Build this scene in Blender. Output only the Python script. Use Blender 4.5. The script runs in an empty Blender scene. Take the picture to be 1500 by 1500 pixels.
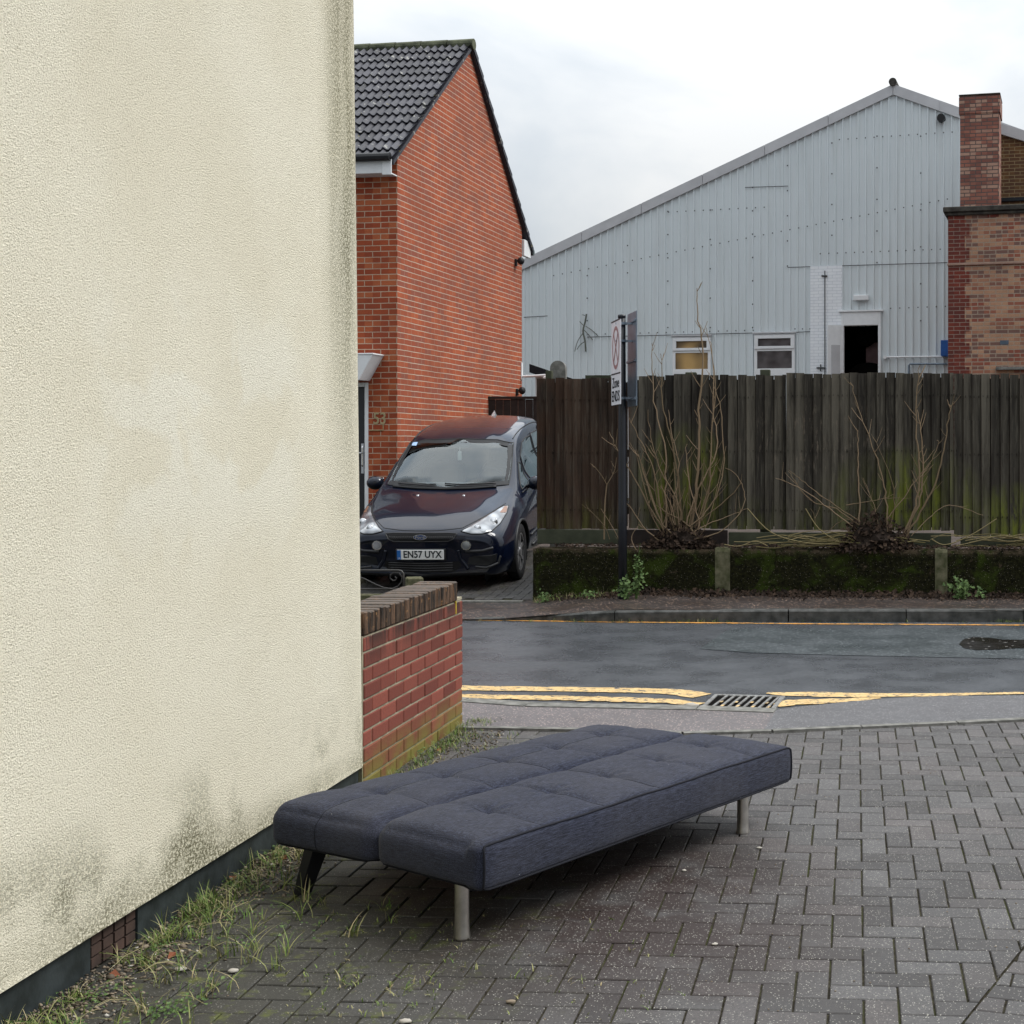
import bpy, bmesh, math, random
from mathutils import Vector, Matrix, noise
from mathutils.bvhtree import BVHTree
R = math.radians
random.seed(7)
sc = bpy.context.scene
col = sc.collection
# ------------------------------------------------------------ camera, world, sun, exposure
F, X0, Y0, H = 1970.0, 1140.0, 660.0, 1.62      # focal length / principal point of the crop, eye height
cam = bpy.data.cameras.new("camera"); camo = bpy.data.objects.new("camera", cam); col.objects.link(camo)
camo.location = (0, 0, H); camo.rotation_euler = (R(90), 0, 0)
cam.sensor_width = 36; cam.lens = F/1500*36
cam.shift_x = (750-X0)/1500; cam.shift_y = (Y0-750)/1500
cam.clip_end = 2000; cam.clip_start = .05
sc.camera = camo
SUN_EL, SUN_AZ = R(50), R(84)                   # azimuth clockwise from +Y
world = bpy.data.worlds.new("World"); sc.world = world; world.use_nodes = True
wt = world.node_tree; wt.nodes.clear()
def wn(t, **k):
    n = wt.nodes.new(t)
    for a, b in k.items(): setattr(n, a, b)
    return n
wo = wn('ShaderNodeOutputWorld'); wb = wn('ShaderNodeBackground'); wb.inputs[1].default_value = .12
sky = wn('ShaderNodeTexSky', sky_type='NISHITA'); sky.sun_disc = False
sky.sun_elevation = SUN_EL; sky.sun_rotation = SUN_AZ
tc = wn('ShaderNodeTexCoord')
mp = wn('ShaderNodeMapping'); mp.inputs[3].default_value = (1, 1, 1.7)
nz = wn('ShaderNodeTexNoise'); nz.inputs['Scale'].default_value = 3.6; nz.inputs['Detail'].default_value = 6; nz.inputs['Roughness'].default_value = .5
nz.inputs['Distortion'].default_value = .4
cr = wn('ShaderNodeValToRGB')
cr.color_ramp.elements[0].position = .36; cr.color_ramp.elements[0].color = (.56, .625, .69, 1)
cr.color_ramp.elements[1].position = .62; cr.color_ramp.elements[1].color = (.92, .925, .915, 1)
sx = wn('ShaderNodeSeparateXYZ')
g1 = wn('ShaderNodeMapRange'); g1.inputs['From Min'].default_value = 0.12; g1.inputs['From Max'].default_value = 1
g1.inputs['To Min'].default_value = 3.2; g1.inputs['To Max'].default_value = 13.5
g2 = wn('ShaderNodeMapRange'); g2.inputs['From Min'].default_value = -1; g2.inputs['From Max'].default_value = .8; g2.inputs['To Min'].default_value = .68; g2.inputs['To Max'].default_value = 1.06
mg = wn('ShaderNodeMath', operation='MULTIPLY')
mu = wn('ShaderNodeVectorMath', operation='SCALE')
mx = wn('ShaderNodeMix', data_type='RGBA'); mx.inputs[0].default_value = .07
L = wt.links.new
L(tc.outputs['Generated'], mp.inputs[0]); L(mp.outputs[0], nz.inputs[0]); L(nz.outputs[0], cr.inputs[0])
L(tc.outputs['Generated'], sx.inputs[0]); L(sx.outputs[2], g1.inputs[0])
L(sx.outputs[1], g2.inputs[0]); L(g1.outputs[0], mg.inputs[0]); L(g2.outputs[0], mg.inputs[1])
L(cr.outputs[0], mu.inputs[0]); L(mg.outputs[0], mu.inputs['Scale'])
L(mu.outputs[0], mx.inputs[6]); L(sky.outputs[0], mx.inputs[7]); L(mx.outputs[2], wb.inputs[0]); L(wb.outputs[0], wo.inputs[0])
sl = bpy.data.lights.new("sun", 'SUN'); slo = bpy.data.objects.new("sun", sl); col.objects.link(slo)
sl.energy = 1.5; sl.angle = R(25); sl.color = (1, .97, .92)
sd = Vector((math.cos(SUN_EL)*math.sin(SUN_AZ), math.cos(SUN_EL)*math.cos(SUN_AZ), math.sin(SUN_EL)))
slo.rotation_euler = sd.to_track_quat('Z', 'Y').to_euler()
sc.view_settings.view_transform = 'Standard'; sc.view_settings.look = 'None'
sc.view_settings.exposure = .92; sc.view_settings.gamma = 1
try: sc.cycles.use_denoising = True
except Exception: pass

# ------------------------------------------------------------ helpers
def G(px, py, z=0.0):
    Y = F*(H-z)/(py-Y0); return Vector(((px-X0)/F*Y, Y, z))
def A(px, py, Y): return Vector(((px-X0)/F*Y, Y, H-(py-Y0)/F*Y))
def tag(o, label=None, cat=None, group=None, kind=None):
    if label: o['label'] = label
    if cat: o['category'] = cat
    if group: o['group'] = group
    if kind: o['kind'] = kind
    return o
def empty(name, loc=(0, 0, 0), rz=0.0, label=None, cat=None, group=None, rx=0.0):
    o = bpy.data.objects.new(name, None); col.objects.link(o)
    o.location = loc; o.rotation_euler = (rx, 0, rz); o.empty_display_size = .1
    return tag(o, label, cat, group)
class MB:
    def __init__(s): s.v = []; s.f = []; s.m = []; s.t = []; s.mi = 0; s.tint = 0.5
    def add(s, vs, fs, tint=None):
        b = len(s.v); s.v += [tuple(p) for p in vs]
        for f in fs: s.f.append([b+i for i in f]); s.m.append(s.mi); s.t.append(s.tint if tint is None else tint)
    def box(s, x0, y0, z0, x1, y1, z1, tint=None, M=None):
        vs = [Vector(p) for p in ((x0,y0,z0),(x1,y0,z0),(x1,y1,z0),(x0,y1,z0),(x0,y0,z1),(x1,y0,z1),(x1,y1,z1),(x0,y1,z1))]
        if M: vs = [M@p for p in vs]
        s.add(vs, [(0,3,2,1),(4,5,6,7),(0,1,5,4),(1,2,6,5),(2,3,7,6),(3,0,4,7)], tint)
    def bbox(s, x0, y0, z0, x1, y1, z1, b=.004, tint=None, M=None):   # chamfered box
        b = min(b, (x1-x0)*.4, (y1-y0)*.4, (z1-z0)*.4)
        vs = []; 
        c = ((x0+x1)/2, (y0+y1)/2, (z0+z1)/2); h = ((x1-x0)/2, (y1-y0)/2, (z1-z0)/2)
        bm = bmesh.new(); bmesh.ops.create_cube(bm, size=1)
        for v in bm.verts: v.co = Vector((c[0]+v.co.x*2*h[0], c[1]+v.co.y*2*h[1], c[2]+v.co.z*2*h[2]))
        bmesh.ops.bevel(bm, geom=bm.edges[:], offset=b, segments=1, affect='EDGES')
        s.addbm(bm, M, tint); 
    def addbm(s, bm, M=None, tint=None):
        bm.verts.index_update()
        s.add([(M@v.co if M else v.co) for v in bm.verts], [[v.index for v in f.verts] for f in bm.faces], tint); bm.free()
    def tube(s, pts, rad, n=8, tint=None, cap=True):
        pts = [Vector(p) for p in pts]; N = len(pts)
        if not hasattr(rad, '__len__'): rad = [rad]*N
        vs = []; up = Vector((0, 0, 1)); prev = None
        for i, p in enumerate(pts):
            d = (pts[min(i+1, N-1)]-pts[max(i-1, 0)]).normalized()
            if prev is None:
                a = d.cross(up if abs(d.z) < .95 else Vector((1, 0, 0))).normalized()
            else:
                a = (prev-d*prev.dot(d)).normalized()
            prev = a; b = d.cross(a)
            for k in range(n):
                t = 2*math.pi*k/n; vs.append(p+(a*math.cos(t)+b*math.sin(t))*rad[i])
        fs = [(i*n+k, i*n+(k+1) % n, (i+1)*n+(k+1) % n, (i+1)*n+k) for i in range(N-1) for k in range(n)]
        if cap: fs += [tuple(range(n))[::-1], tuple((N-1)*n+k for k in range(n))]
        s.add(vs, fs, tint)
    def prism(s, poly, z0, z1, M=None, tint=None):    # poly in XY, extruded along Z
        n = len(poly)
        vs = [Vector((p[0], p[1], z0)) for p in poly]+[Vector((p[0], p[1], z1)) for p in poly]
        if M: vs = [M@v for v in vs]
        s.add(vs, [tuple(range(n))[::-1], tuple(range(n, 2*n))]+[(i, (i+1) % n, n+(i+1) % n, n+i) for i in range(n)], tint)
    def ball(s, c, r, sc3=(1, 1, 1), sub=2, tint=None, jit=0.0):
        bm = bmesh.new(); bmesh.ops.create_icosphere(bm, subdivisions=sub, radius=r)
        for v in bm.verts:
            k = 1+jit*noise.noise(v.co*3/r+Vector(c)*7)
            v.co = Vector((v.co.x*sc3[0]*k, v.co.y*sc3[1]*k, v.co.z*sc3[2]*k))+Vector(c)
        s.addbm(bm, None, tint)
    def build(s, name, mats, parent=None, smooth=False, norm=True, uv=True):
        me = bpy.data.meshes.new(name); me.from_pydata(s.v, [], s.f)
        mats = mats if isinstance(mats, (list, tuple)) else [mats]
        for m in mats: me.materials.append(m)
        for p, m in zip(me.polygons, s.m): p.material_index = min(m, len(mats)-1); p.use_smooth = smooth
        if norm:
            bm = bmesh.new(); bm.from_mesh(me); bmesh.ops.recalc_face_normals(bm, faces=bm.faces[:]); bm.to_mesh(me); bm.free()
        at = me.attributes.new('tint', 'FLOAT', 'FACE'); at.data.foreach_set('value', s.t)
        if uv:
            ul = me.uv_layers.new(name='UVMap')
            for p in me.polygons:
                n = p.normal
                if abs(n.z) > .75: a, b = Vector((1, 0, 0)), Vector((0, 1, 0))
                else:
                    a = Vector((-n.y, n.x, 0)).normalized()
                    if abs(a.x) > abs(a.y): a = a if a.x > 0 else -a
                    else: a = a if a.y > 0 else -a
                    b = Vector((0, 0, 1))
                for li in p.loop_indices:
                    c = me.vertices[me.loops[li].vertex_index].co
                    ul.data[li].uv = (c.dot(a), c.dot(b))
        o = bpy.data.objects.new(name, me); col.objects.link(o)
        if parent: o.parent = parent
        return o
def sheet(name, pts, m, parent=None, tint=.5):
    b = MB(); b.add(pts, [tuple(range(len(pts)))], tint); o = b.build(name, m, parent, norm=False)
    if o.data.polygons[0].normal.z < 0: o.data.flip_normals()
    return o
def text_mesh(name, body, size, m, M, parent=None, ext=.002, bold=0.0, sx=1.0):
    cu = bpy.data.curves.new(name, 'FONT'); cu.body = body; cu.size = size; cu.extrude = ext; cu.offset = bold
    cu.align_x = 'CENTER'; cu.align_y = 'CENTER'
    t = bpy.data.objects.new(name+'_tmp', cu); col.objects.link(t)
    bpy.context.view_layer.update()
    me = bpy.data.meshes.new_from_object(t.evaluated_get(bpy.context.evaluated_depsgraph_get()))
    bpy.data.objects.remove(t); me.transform(Matrix.Diagonal((sx, 1, 1, 1))); me.transform(M); me.name = name
    me.materials.clear(); me.materials.append(m)
    o = bpy.data.objects.new(name, me); col.objects.link(o)
    if parent: o.parent = parent
    return o
# ------------------------------------------------------------ materials
class NT:
    def __init__(s, name, rough=.7, spec=.3, metal=0.0, coat=0.0):
        s.mat = bpy.data.materials.new(name); s.mat.use_nodes = True; s.t = s.mat.node_tree
        s.b = s.t.nodes['Principled BSDF']; s.b.inputs['Roughness'].default_value = rough
        s.b.inputs['Specular IOR Level'].default_value = spec; s.b.inputs['Metallic'].default_value = metal
        s.b.inputs['Coat Weight'].default_value = coat; s.b.inputs['Coat Roughness'].default_value = .03
        s.c = {}
    def n(s, t, **k):
        x = s.t.nodes.new(t)
        for a, b in k.items(): setattr(x, a, b)
        return x
    def l(s, a, b): s.t.links.new(a, b)
    def setin(s, sock, v):
        if hasattr(v, 'is_output'): s.l(v, sock)
        elif isinstance(v, (tuple, list)) and len(v) == 3 and len(sock.default_value) == 4: sock.default_value = (*v, 1)
        else: sock.default_value = v
    def co(s, kind='Object'):
        if kind not in s.c:
            s.c[kind] = s.n('ShaderNodeTexCoord').outputs[kind]
        return s.c[kind]
    def mapc(s, scale=(1, 1, 1), kind='Object', loc=(0, 0, 0), rot=(0, 0, 0)):
        m = s.n('ShaderNodeMapping'); s.l(s.co(kind), m.inputs[0]); m.inputs[3].default_value = scale; m.inputs[1].default_value = loc; m.inputs[2].default_value = rot
        return m.outputs[0]
    def noise(s, scale, detail=4, rough=.55, vec=None, kind='Object', dist=0.0):
        x = s.n('ShaderNodeTexNoise'); x.inputs['Scale'].default_value = scale; x.inputs['Detail'].default_value = detail
        x.inputs['Roughness'].default_value = rough; x.inputs['Distortion'].default_value = dist
        s.l(vec if vec is not None else s.co(kind), x.inputs['Vector']); return x.outputs[0]
    def voro(s, scale, vec=None, kind='Object', feat='F1', out='Distance'):
        x = s.n('ShaderNodeTexVoronoi', feature=feat); x.inputs['Scale'].default_value = scale
        s.l(vec if vec is not None else s.co(kind), x.inputs['Vector']); return x.outputs[out]
    def ramp(s, v, a, b, lo=0.0, hi=1.0):
        x = s.n('ShaderNodeMapRange'); s.l(v, x.inputs[0])
        x.inputs[1].default_value = a; x.inputs[2].default_value = b; x.inputs[3].default_value = lo; x.inputs[4].default_value = hi
        return x.outputs[0]
    def mix(s, f, a, b, mode='MIX'):
        x = s.n('ShaderNodeMix', data_type='RGBA', blend_type=mode); s.setin(x.inputs[0], f); s.setin(x.inputs[6], a); s.setin(x.inputs[7], b); return x.outputs[2]
    def math(s, op, a, b=0.0, c=None):
        x = s.n('ShaderNodeMath', operation=op); s.setin(x.inputs[0], a); s.setin(x.inputs[1], b)
        if c is not None: s.setin(x.inputs[2], c)
        return x.outputs[0]
    def attr(s, name='tint'):
        x = s.n('ShaderNodeAttribute'); x.attribute_name = name; return x.outputs['Fac']
    def xyz(s, kind='Object'):
        x = s.n('ShaderNodeSeparateXYZ'); s.l(s.co(kind), x.inputs[0]); return x.outputs
    def base(s, c): s.setin(s.b.inputs['Base Color'], c); return s
    def rough(s, v): s.setin(s.b.inputs['Roughness'], v); return s
    def bump(s, h, strength=.3, dist=.01):
        x = s.n('ShaderNodeBump'); x.inputs['Strength'].default_value = strength; x.inputs['Distance'].default_value = dist
        s.l(h, x.inputs['Height'])
        if 'bn' in s.c: s.l(s.c['bn'], x.inputs['Normal'])
        s.c['bn'] = x.outputs[0]; s.l(x.outputs[0], s.b.inputs['Normal']); return s
def simple(name, c, rough=.6, spec=.3, metal=0.0, coat=0.0, var=.12, scale=8, bump=0.0, c2=None, bs=60):
    m = NT(name, rough, spec, metal, coat)
    c2 = c2 or tuple(x*(1-var*2) for x in c)
    m.base(m.mix(m.ramp(m.noise(scale, 5), .35, .65), c2, c))
    if bump: m.bump(m.noise(bs, 4), bump, .004)
    return m.mat
def brick_mat(name, c1, c2, mortar, c3=None, bw=.225, bh=.075, ms=.006, off=.5, dirt=.35, dirtc=(.05, .045, .04), bump=.5, mixn=.4, freq=2, hline=0):
    m = NT(name, .85, .2)
    b = m.n('ShaderNodeTexBrick'); b.inputs['Scale'].default_value = 1; b.inputs['Brick Width'].default_value = bw
    b.inputs['Row Height'].default_value = bh; b.inputs['Mortar Size'].default_value = ms; b.inputs['Mortar Smooth'].default_value = .2
    b.offset = off; b.offset_frequency = freq
    wob = m.n('ShaderNodeTexNoise'); wob.inputs['Scale'].default_value = 3; m.l(m.co('UV'), wob.inputs[0])
    vm = m.n('ShaderNodeVectorMath', operation='MULTIPLY_ADD'); m.l(wob.outputs['Color'], vm.inputs[0]); vm.inputs[1].default_value = (.012, .012, 0); m.l(m.co('UV'), vm.inputs[2])
    m.l(vm.outputs[0], b.inputs['Vector'])
    m.setin(b.inputs['Color1'], c1); m.setin(b.inputs['Color2'], c2); m.setin(b.inputs['Mortar'], mortar); b.inputs['Bias'].default_value = 0
    c = b.outputs['Color']
    sp = m.n('ShaderNodeSeparateXYZ'); m.l(vm.outputs[0], sp.inputs[0])
    row = m.math('FLOOR', m.math('DIVIDE', sp.outputs[1], bh)); par = m.math('MULTIPLY', m.math('MODULO', m.math('ABSOLUTE', row), 2.0), off)
    cl_ = m.math('FLOOR', m.math('ADD', m.math('DIVIDE', sp.outputs[0], bw), par))
    cx = m.n('ShaderNodeCombineXYZ'); m.l(row, cx.inputs[0]); m.l(cl_, cx.inputs[1])
    wn_ = m.n('ShaderNodeTexWhiteNoise', noise_dimensions='2D'); m.l(cx.outputs[0], wn_.inputs[0])
    bc = m.mix(m.ramp(wn_.outputs[0], 0, .7), c1, c2)
    if c3: bc = m.mix(m.ramp(m.math('FRACT', m.math('MULTIPLY', wn_.outputs[0], 17.3)), .66, .82), bc, c3)
    if hline:
        fr = m.math('FRACT', m.math('DIVIDE', sp.outputs[1], bh)); e = m.math('ABSOLUTE', m.math('SUBTRACT', fr, .5))
        bc = m.mix(m.math('MULTIPLY', b.outputs['Fac'], .55), bc, tuple(x*.8 for x in mortar)); c = m.mix(m.ramp(e, .5-hline*1.25/bh, .5-hline*.8/bh), bc, mortar)
    else: c = m.mix(b.outputs['Fac'], bc, mortar)
    c = m.mix(m.ramp(m.noise(1.1, 6, .6, kind='UV'), .42, .75, 0, dirt), c, dirtc)
    c = m.mix(m.ramp(m.noise(40, 3, kind='UV'), .3, .7, 0, mixn*.5), c, tuple(x*.45 for x in c1))
    m.base(c)
    m.bump(m.math('SUBTRACT', m.math('MULTIPLY', m.noise(45, 4, kind='UV'), .5), b.outputs['Fac']), bump, .008)
    return m.mat
M = {}
# cream roughcast render: u = distance along wall, v = height
m = NT('cream_render', .9, .15); uv = m.xyz('UV')
c = m.mix(m.ramp(m.noise(.9, 5, .6, kind='UV'), .4, .62), (.80, .75, .60), (.85, .805, .66))
c = m.mix(m.ramp(m.noise(1.7, 5, .65, kind='UV'), .55, .72, 0, .10), c, (.60, .54, .40))
# repainted patches
pu = m.math('MULTIPLY', m.ramp(uv[0], 3.95, 4.2), m.ramp(uv[0], 5.6, 5.4))
pv = m.math('MULTIPLY', m.ramp(uv[1], 1.15, 1.45), m.ramp(uv[1], 2.25, 2.0))
pn = m.ramp(m.noise(3.2, 3, .5, kind='UV', dist=.5), .46, .53)
c = m.mix(m.math('MULTIPLY', m.math('MULTIPLY', m.math('MULTIPLY', pu, pv), pn), .42), c, (.90, .885, .78))
grain = m.noise(165, 3, .7, kind='UV', dist=.5)
c = m.mix(m.ramp(grain, .47, .35, 0, .7), c, (.42, .37, .25))
# algae: foot of the wall and the corner
sp = m.noise(80, 4, .8, kind='UV'); bl = m.noise(1.8, 4, .6, kind='UV')
foot = m.math('MULTIPLY', m.ramp(uv[1], .55, .13, 0, 1.4), m.ramp(bl, .46, .62))
lowband = m.ramp(uv[1], .27, .13, 0, .9)
foot = m.math('MAXIMUM', foot, m.math('MULTIPLY', lowband, m.ramp(bl, .3, .5)))
cor = m.math('MULTIPLY', m.math('MULTIPLY', m.ramp(uv[0], 5.75, 6.05), m.ramp(uv[0], 6.2, 6.1, .4, 1)), m.ramp(uv[1], 1.2, 2.6, .12, 1))
cor = m.math('MULTIPLY', cor, m.ramp(m.noise(1.5, 3, kind='UV', vec=m.mapc((5, .6, 1), 'UV')), .3, .55, .35, 1))
al = m.math('MINIMUM', m.math('MAXIMUM', foot, cor), 1.0)
c = m.mix(m.math('MULTIPLY', al, .28), c, (.36, .34, .18))
c = m.mix(m.math('MULTIPLY', al, m.ramp(sp, .46, .52, 0, .85)), c, (.085, .080, .035))
m.base(c).bump(grain, .85, .014); M['render'] = m.mat
M['plinth'] = simple('bitumen_plinth', (.03, .038, .04), .55, .4, scale=12, bump=.5, c2=(.012, .016, .016), bs=25)
M['brick53'] = brick_mat('orange_red_brick', (.40, .085, .032), (.29, .06, .027), (.50, .38, .28), c3=(.43, .12, .05), ms=.0065, bh=.0795, bw=.235, dirt=.5, dirtc=(.13, .045, .03))
def gable():
    m = brick_mat('gable_brick', (.39, .100, .044), (.31, .078, .040), (.52, .43, .34), c3=(.27, .085, .055), ms=.005, bh=.0795, bw=.235, hline=.0055, dirt=.5, dirtc=(.13, .055, .04))
    return m
M['brickg'] = gable()
M['brickr'] = brick_mat('mixed_stock_brick', (.27, .085, .058), (.46, .27, .17), (.38, .31, .24), c3=(.19, .11, .09), ms=.009, dirt=.35)
M['brickq'] = brick_mat('dark_red_quoin_brick', (.20, .045, .03), (.13, .035, .028), (.30, .24, .2), ms=.006)
M['brickc'] = brick_mat('chimney_brick', (.34, .14, .10), (.22, .09, .07), (.10, .085, .08), c3=(.44, .27, .20), ms=.010, dirt=.3)
M['brickb'] = brick_mat('brown_brick', (.17, .09, .04), (.12, .06, .035), (.32, .24, .13), ms=.008)
M['brickw'] = brick_mat('white_painted_brick', (.84, .87, .90), (.80, .83, .87), (.58, .62, .67), ms=.005, dirt=.05, mixn=.05)
# low garden wall bricks (real bricks, tint per brick)
m = NT('garden_brick', .8, .25); t = m.attr(); z = m.xyz()[2]
c = m.mix(t, (.120, .030, .021), (.225, .062, .042))
c = m.mix(m.ramp(m.noise(60, 4), .35, .75, 0, .35), c, (.09, .04, .035))
c = m.mix(m.math('MULTIPLY', m.ramp(z, .56, .74), m.ramp(m.noise(1, 4, .6, vec=m.mapc((14, 14, 2.2))), .38, .52, 0, .9)), c, (.022, .016, .013))
c = m.mix(m.math('MULTIPLY', m.ramp(z, .24, .02), m.ramp(m.noise(7, 4, .6), .36, .55, .15, .9)), c, (.15, .15, .03))
m.base(c).bump(m.noise(70, 5), .5, .004); M['gbrick'] = m.mat
m = NT('coping_brick', .85, .2); t = m.attr(); st = m.noise(1, 5, .65, vec=m.mapc((30, 30, 4)))
c = m.mix(t, (.07, .045, .03), (.15, .085, .05))
c = m.mix(m.ramp(st, .42, .60), (.02, .016, .013), c)
c = m.mix(m.ramp(m.noise(25, 4), .62, .72, 0, .7), c, (.32, .17, .07))
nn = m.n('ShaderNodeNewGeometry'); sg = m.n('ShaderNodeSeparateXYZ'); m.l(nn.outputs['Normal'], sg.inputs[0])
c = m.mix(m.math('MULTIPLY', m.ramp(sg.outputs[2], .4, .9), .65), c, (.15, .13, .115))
m.base(c).bump(m.noise(60, 4), .7, .006); M['cop'] = m.mat
m = NT('mortar', .95, .1); z = m.xyz()[2]
c = m.mix(m.ramp(m.noise(9), .35, .6), (.20, .18, .13), (.33, .30, .22))
c = m.mix(m.ramp(z, .22, .0, 0, .7), c, (.14, .15, .05)); m.base(c).bump(m.noise(90), .6, .004); M['mortar'] = m.mat
# block paving
m = NT('block_paver', .55, .35); t = m.attr(); P = m.co('Object'); xy = m.xyz()
c = m.mix(t, (.054, .049, .048), (.124, .119, .119))
c = m.mix(m.ramp(m.math('FRACT', m.math('MULTIPLY', t, 7.3)), .55, 1, 0, .55), c, (.135, .115, .112))
c = m.mix(m.ramp(m.noise(95, 4, .8), .38, .66, 0, .8), c, (.045, .044, .045))
c = m.mix(m.ramp(m.noise(1.3, 5, .6), .42, .72, 0, .35), c, (.055, .055, .056))
# damp red-brown ground and painted-in sofa shade beside and under it, mossy dirt towards the render wall
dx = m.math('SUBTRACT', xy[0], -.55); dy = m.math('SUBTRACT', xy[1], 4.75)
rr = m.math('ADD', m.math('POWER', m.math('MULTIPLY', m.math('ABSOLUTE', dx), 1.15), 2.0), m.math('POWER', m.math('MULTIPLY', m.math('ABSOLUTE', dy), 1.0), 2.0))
damp_shade = m.math('MULTIPLY', m.ramp(rr, 1.25, .15), m.ramp(m.noise(3, 4), .3, .5))
c = m.mix(m.math('MULTIPLY', damp_shade, .85), c, (.024, .013, .011))
dist = m.math('ADD', xy[0], m.noise(2.2, 4))
drt = m.ramp(dist, -.05, -.9)
drt = m.math('MULTIPLY', drt, m.ramp(xy[1], 7.2, 5.6, .35, 1))
c = m.mix(m.math('MULTIPLY', drt, .8), c, (.026, .025, .019))
c = m.mix(m.math('MULTIPLY', drt, m.ramp(m.noise(11, 5, .7), .56, .66)), c, (.075, .085, .02))
vs = m.voro(105); vs2 = m.voro(48)
pk = m.math('MULTIPLY', m.ramp(vs, .24, .17), m.ramp(m.noise(40, 2), .38, .5))
c = m.mix(m.math('MULTIPLY', pk, m.ramp(drt, 0, 1, .85, .35)), c, (.42, .41, .37))
c = m.mix(m.math('MULTIPLY', m.ramp(vs2, .10, .08), m.ramp(m.noise(23, 2), .5, .56)), c, (.5, .48, .42))
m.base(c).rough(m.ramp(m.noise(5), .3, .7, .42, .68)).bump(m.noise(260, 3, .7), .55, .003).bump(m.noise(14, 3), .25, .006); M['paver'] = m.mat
m = NT('joint_dirt', .95, .1)
c = m.mix(m.ramp(m.noise(30, 4), .35, .65), (.02, .017, .012), (.055, .05, .034))
c = m.mix(m.ramp(m.noise(3, 4), .5, .68, 0, .75), c, (.045, .052, .016)); m.base(c).bump(m.noise(120), .8, .004); M['joint'] = m.mat
def tarmac(name, c1, c2, speck, amt, big, rough=.5, scale=110, lo=.20, hi=.14):
    m = NT(name, rough, .4)
    c = m.mix(m.ramp(m.noise(scale*1.6, 3, .7), .3, .7), c1, c2)
    c = m.mix(m.ramp(m.noise(1.1, 5, .6), .38, .68, 0, big), c, tuple(x*.45 for x in c1))
    c = m.mix(m.math('MULTIPLY', m.ramp(m.voro(scale), lo, hi), amt), c, speck)
    c = m.mix(m.ramp(m.noise(6, 5, .7), .5, .75, 0, .35), c, tuple(x*.6 for x in c1))
    m.base(c).rough(m.ramp(m.noise(2.2, 4), .35, .65, rough-.14, rough+.15)).bump(m.noise(scale*2, 3, .7), .5, .004)
    return m.mat
M['road'] = tarmac('road_asphalt', (.050, .055, .063), (.092, .098, .110), (.22, .22, .23), .6, .4, .30, 60)
M['patch'] = tarmac('coarse_patch_asphalt', (.034, .041, .046), (.072, .083, .090), (.24, .27, .28), .9, .2, .4, 34, .25, .17)
M['foot'] = tarmac('pinkish_footway_asphalt', (.09, .08, .081), (.165, .15, .153), (.46, .36, .33), .95, .3, .6, 50, .27, .17)
M['foot2'] = tarmac('grey_ramp_asphalt', (.075, .074, .078), (.135, .133, .14), (.36, .35, .35), .9, .25, .55, 55, .24, .16)
M['ffoot'] = tarmac('dark_far_footway', (.024, .019, .018), (.052, .041, .038), (.50, .34, .25), 1.0, .4, .45, 30, .24, .15)
M['earth'] = tarmac('leafy_earth', (.03, .02, .015), (.065, .042, .03), (.26, .18, .10), .6, .4, .8, 60)
M['conc'] = simple('grey_concrete', (.22, .215, .20), .85, .2, scale=14, bump=.5, c2=(.11, .11, .10))
M['kerb'] = simple('dark_kerb_concrete', (.085, .086, .083), .7, .3, scale=10, bump=.5, c2=(.028, .030, .028))
m = NT('worn_yellow_paint', .6, .3)
ed = m.noise(9, 5, .7)
c = m.mix(m.ramp(m.noise(14, 5, .7), .35, .65), (.48, .32, .13), (.66, .47, .22))
c = m.mix(m.ramp(m.noise(26, 6, .8, dist=.4), .535, .575), c, (.07, .075, .08)); m.base(c).bump(m.noise(60), .6, .004); M['yellow'] = m.mat
m = NT('worn_orange_line', .6, .3)
c = m.mix(m.ramp(m.noise(12, 5, .7), .5, .6), (.55, .26, .06), (.10, .08, .05)); m.base(c); M['yellow2'] = m.mat
# fence boards: u along, v up
m = NT('weathered_fence_board', .85, .15); t = m.attr(); uv = m.xyz('UV')
st = m.noise(1, 6, .65, vec=m.mapc((38, 2.0, 1), 'UV')); st2 = m.noise(1, 5, .65, vec=m.mapc((16, 1.1, 1), 'UV'))
c = m.mix(t, (.022, .019, .016), (.115, .103, .082)); c = m.mix(m.math('MULTIPLY', m.ramp(uv[0], 1.02, .98), .6), c, m.mix(t, (.024, .013, .009), (.085, .046, .030)))
c = m.mix(m.ramp(st, .50, .72, 0, .6), c, (.15, .138, .11)); c = m.mix(m.ramp(st2, .36, .54, .7, 0), c, (.014, .012, .011))
c = m.mix(m.math('MULTIPLY', m.ramp(uv[0], 1.1, .0), m.ramp(m.noise(2.5, 4, kind='UV'), .4, .6, .15, .75)), c, (.05, .026, .016))
def blob(u0, v0, su, sv):
    a = m.math('POWER', m.math('DIVIDE', m.math('ABSOLUTE', m.math('SUBTRACT', uv[0], u0)), su), 2.0)
    b_ = m.math('POWER', m.math('DIVIDE', m.math('ABSOLUTE', m.math('SUBTRACT', uv[1], v0)), sv), 2.0)
    return m.ramp(m.math('ADD', a, b_), 1.0, 0.0)
gm = m.math('MAXIMUM', blob(1.55, 1.2, .6, .75), blob(3.85, .95, 1.0, .75))
gm = m.math('MAXIMUM', gm, m.ramp(uv[1], 1.15, .62, 0, .55))
gm = m.math('MAXIMUM', gm, blob(5.0, .8, .6, .5))
gm = m.math('MULTIPLY', gm, m.ramp(m.noise(1, 5, .65, vec=m.mapc((11, 2.4, 1), 'UV')), .38, .60))
gm = m.math('MULTIPLY', gm, m.ramp(m.math('FRACT', m.math('MULTIPLY', t, 5.7)), .15, .75, .25, 1.0))
c = m.mix(m.math('MULTIPLY', gm, .92), c, (.15, .175, .02))
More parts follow.
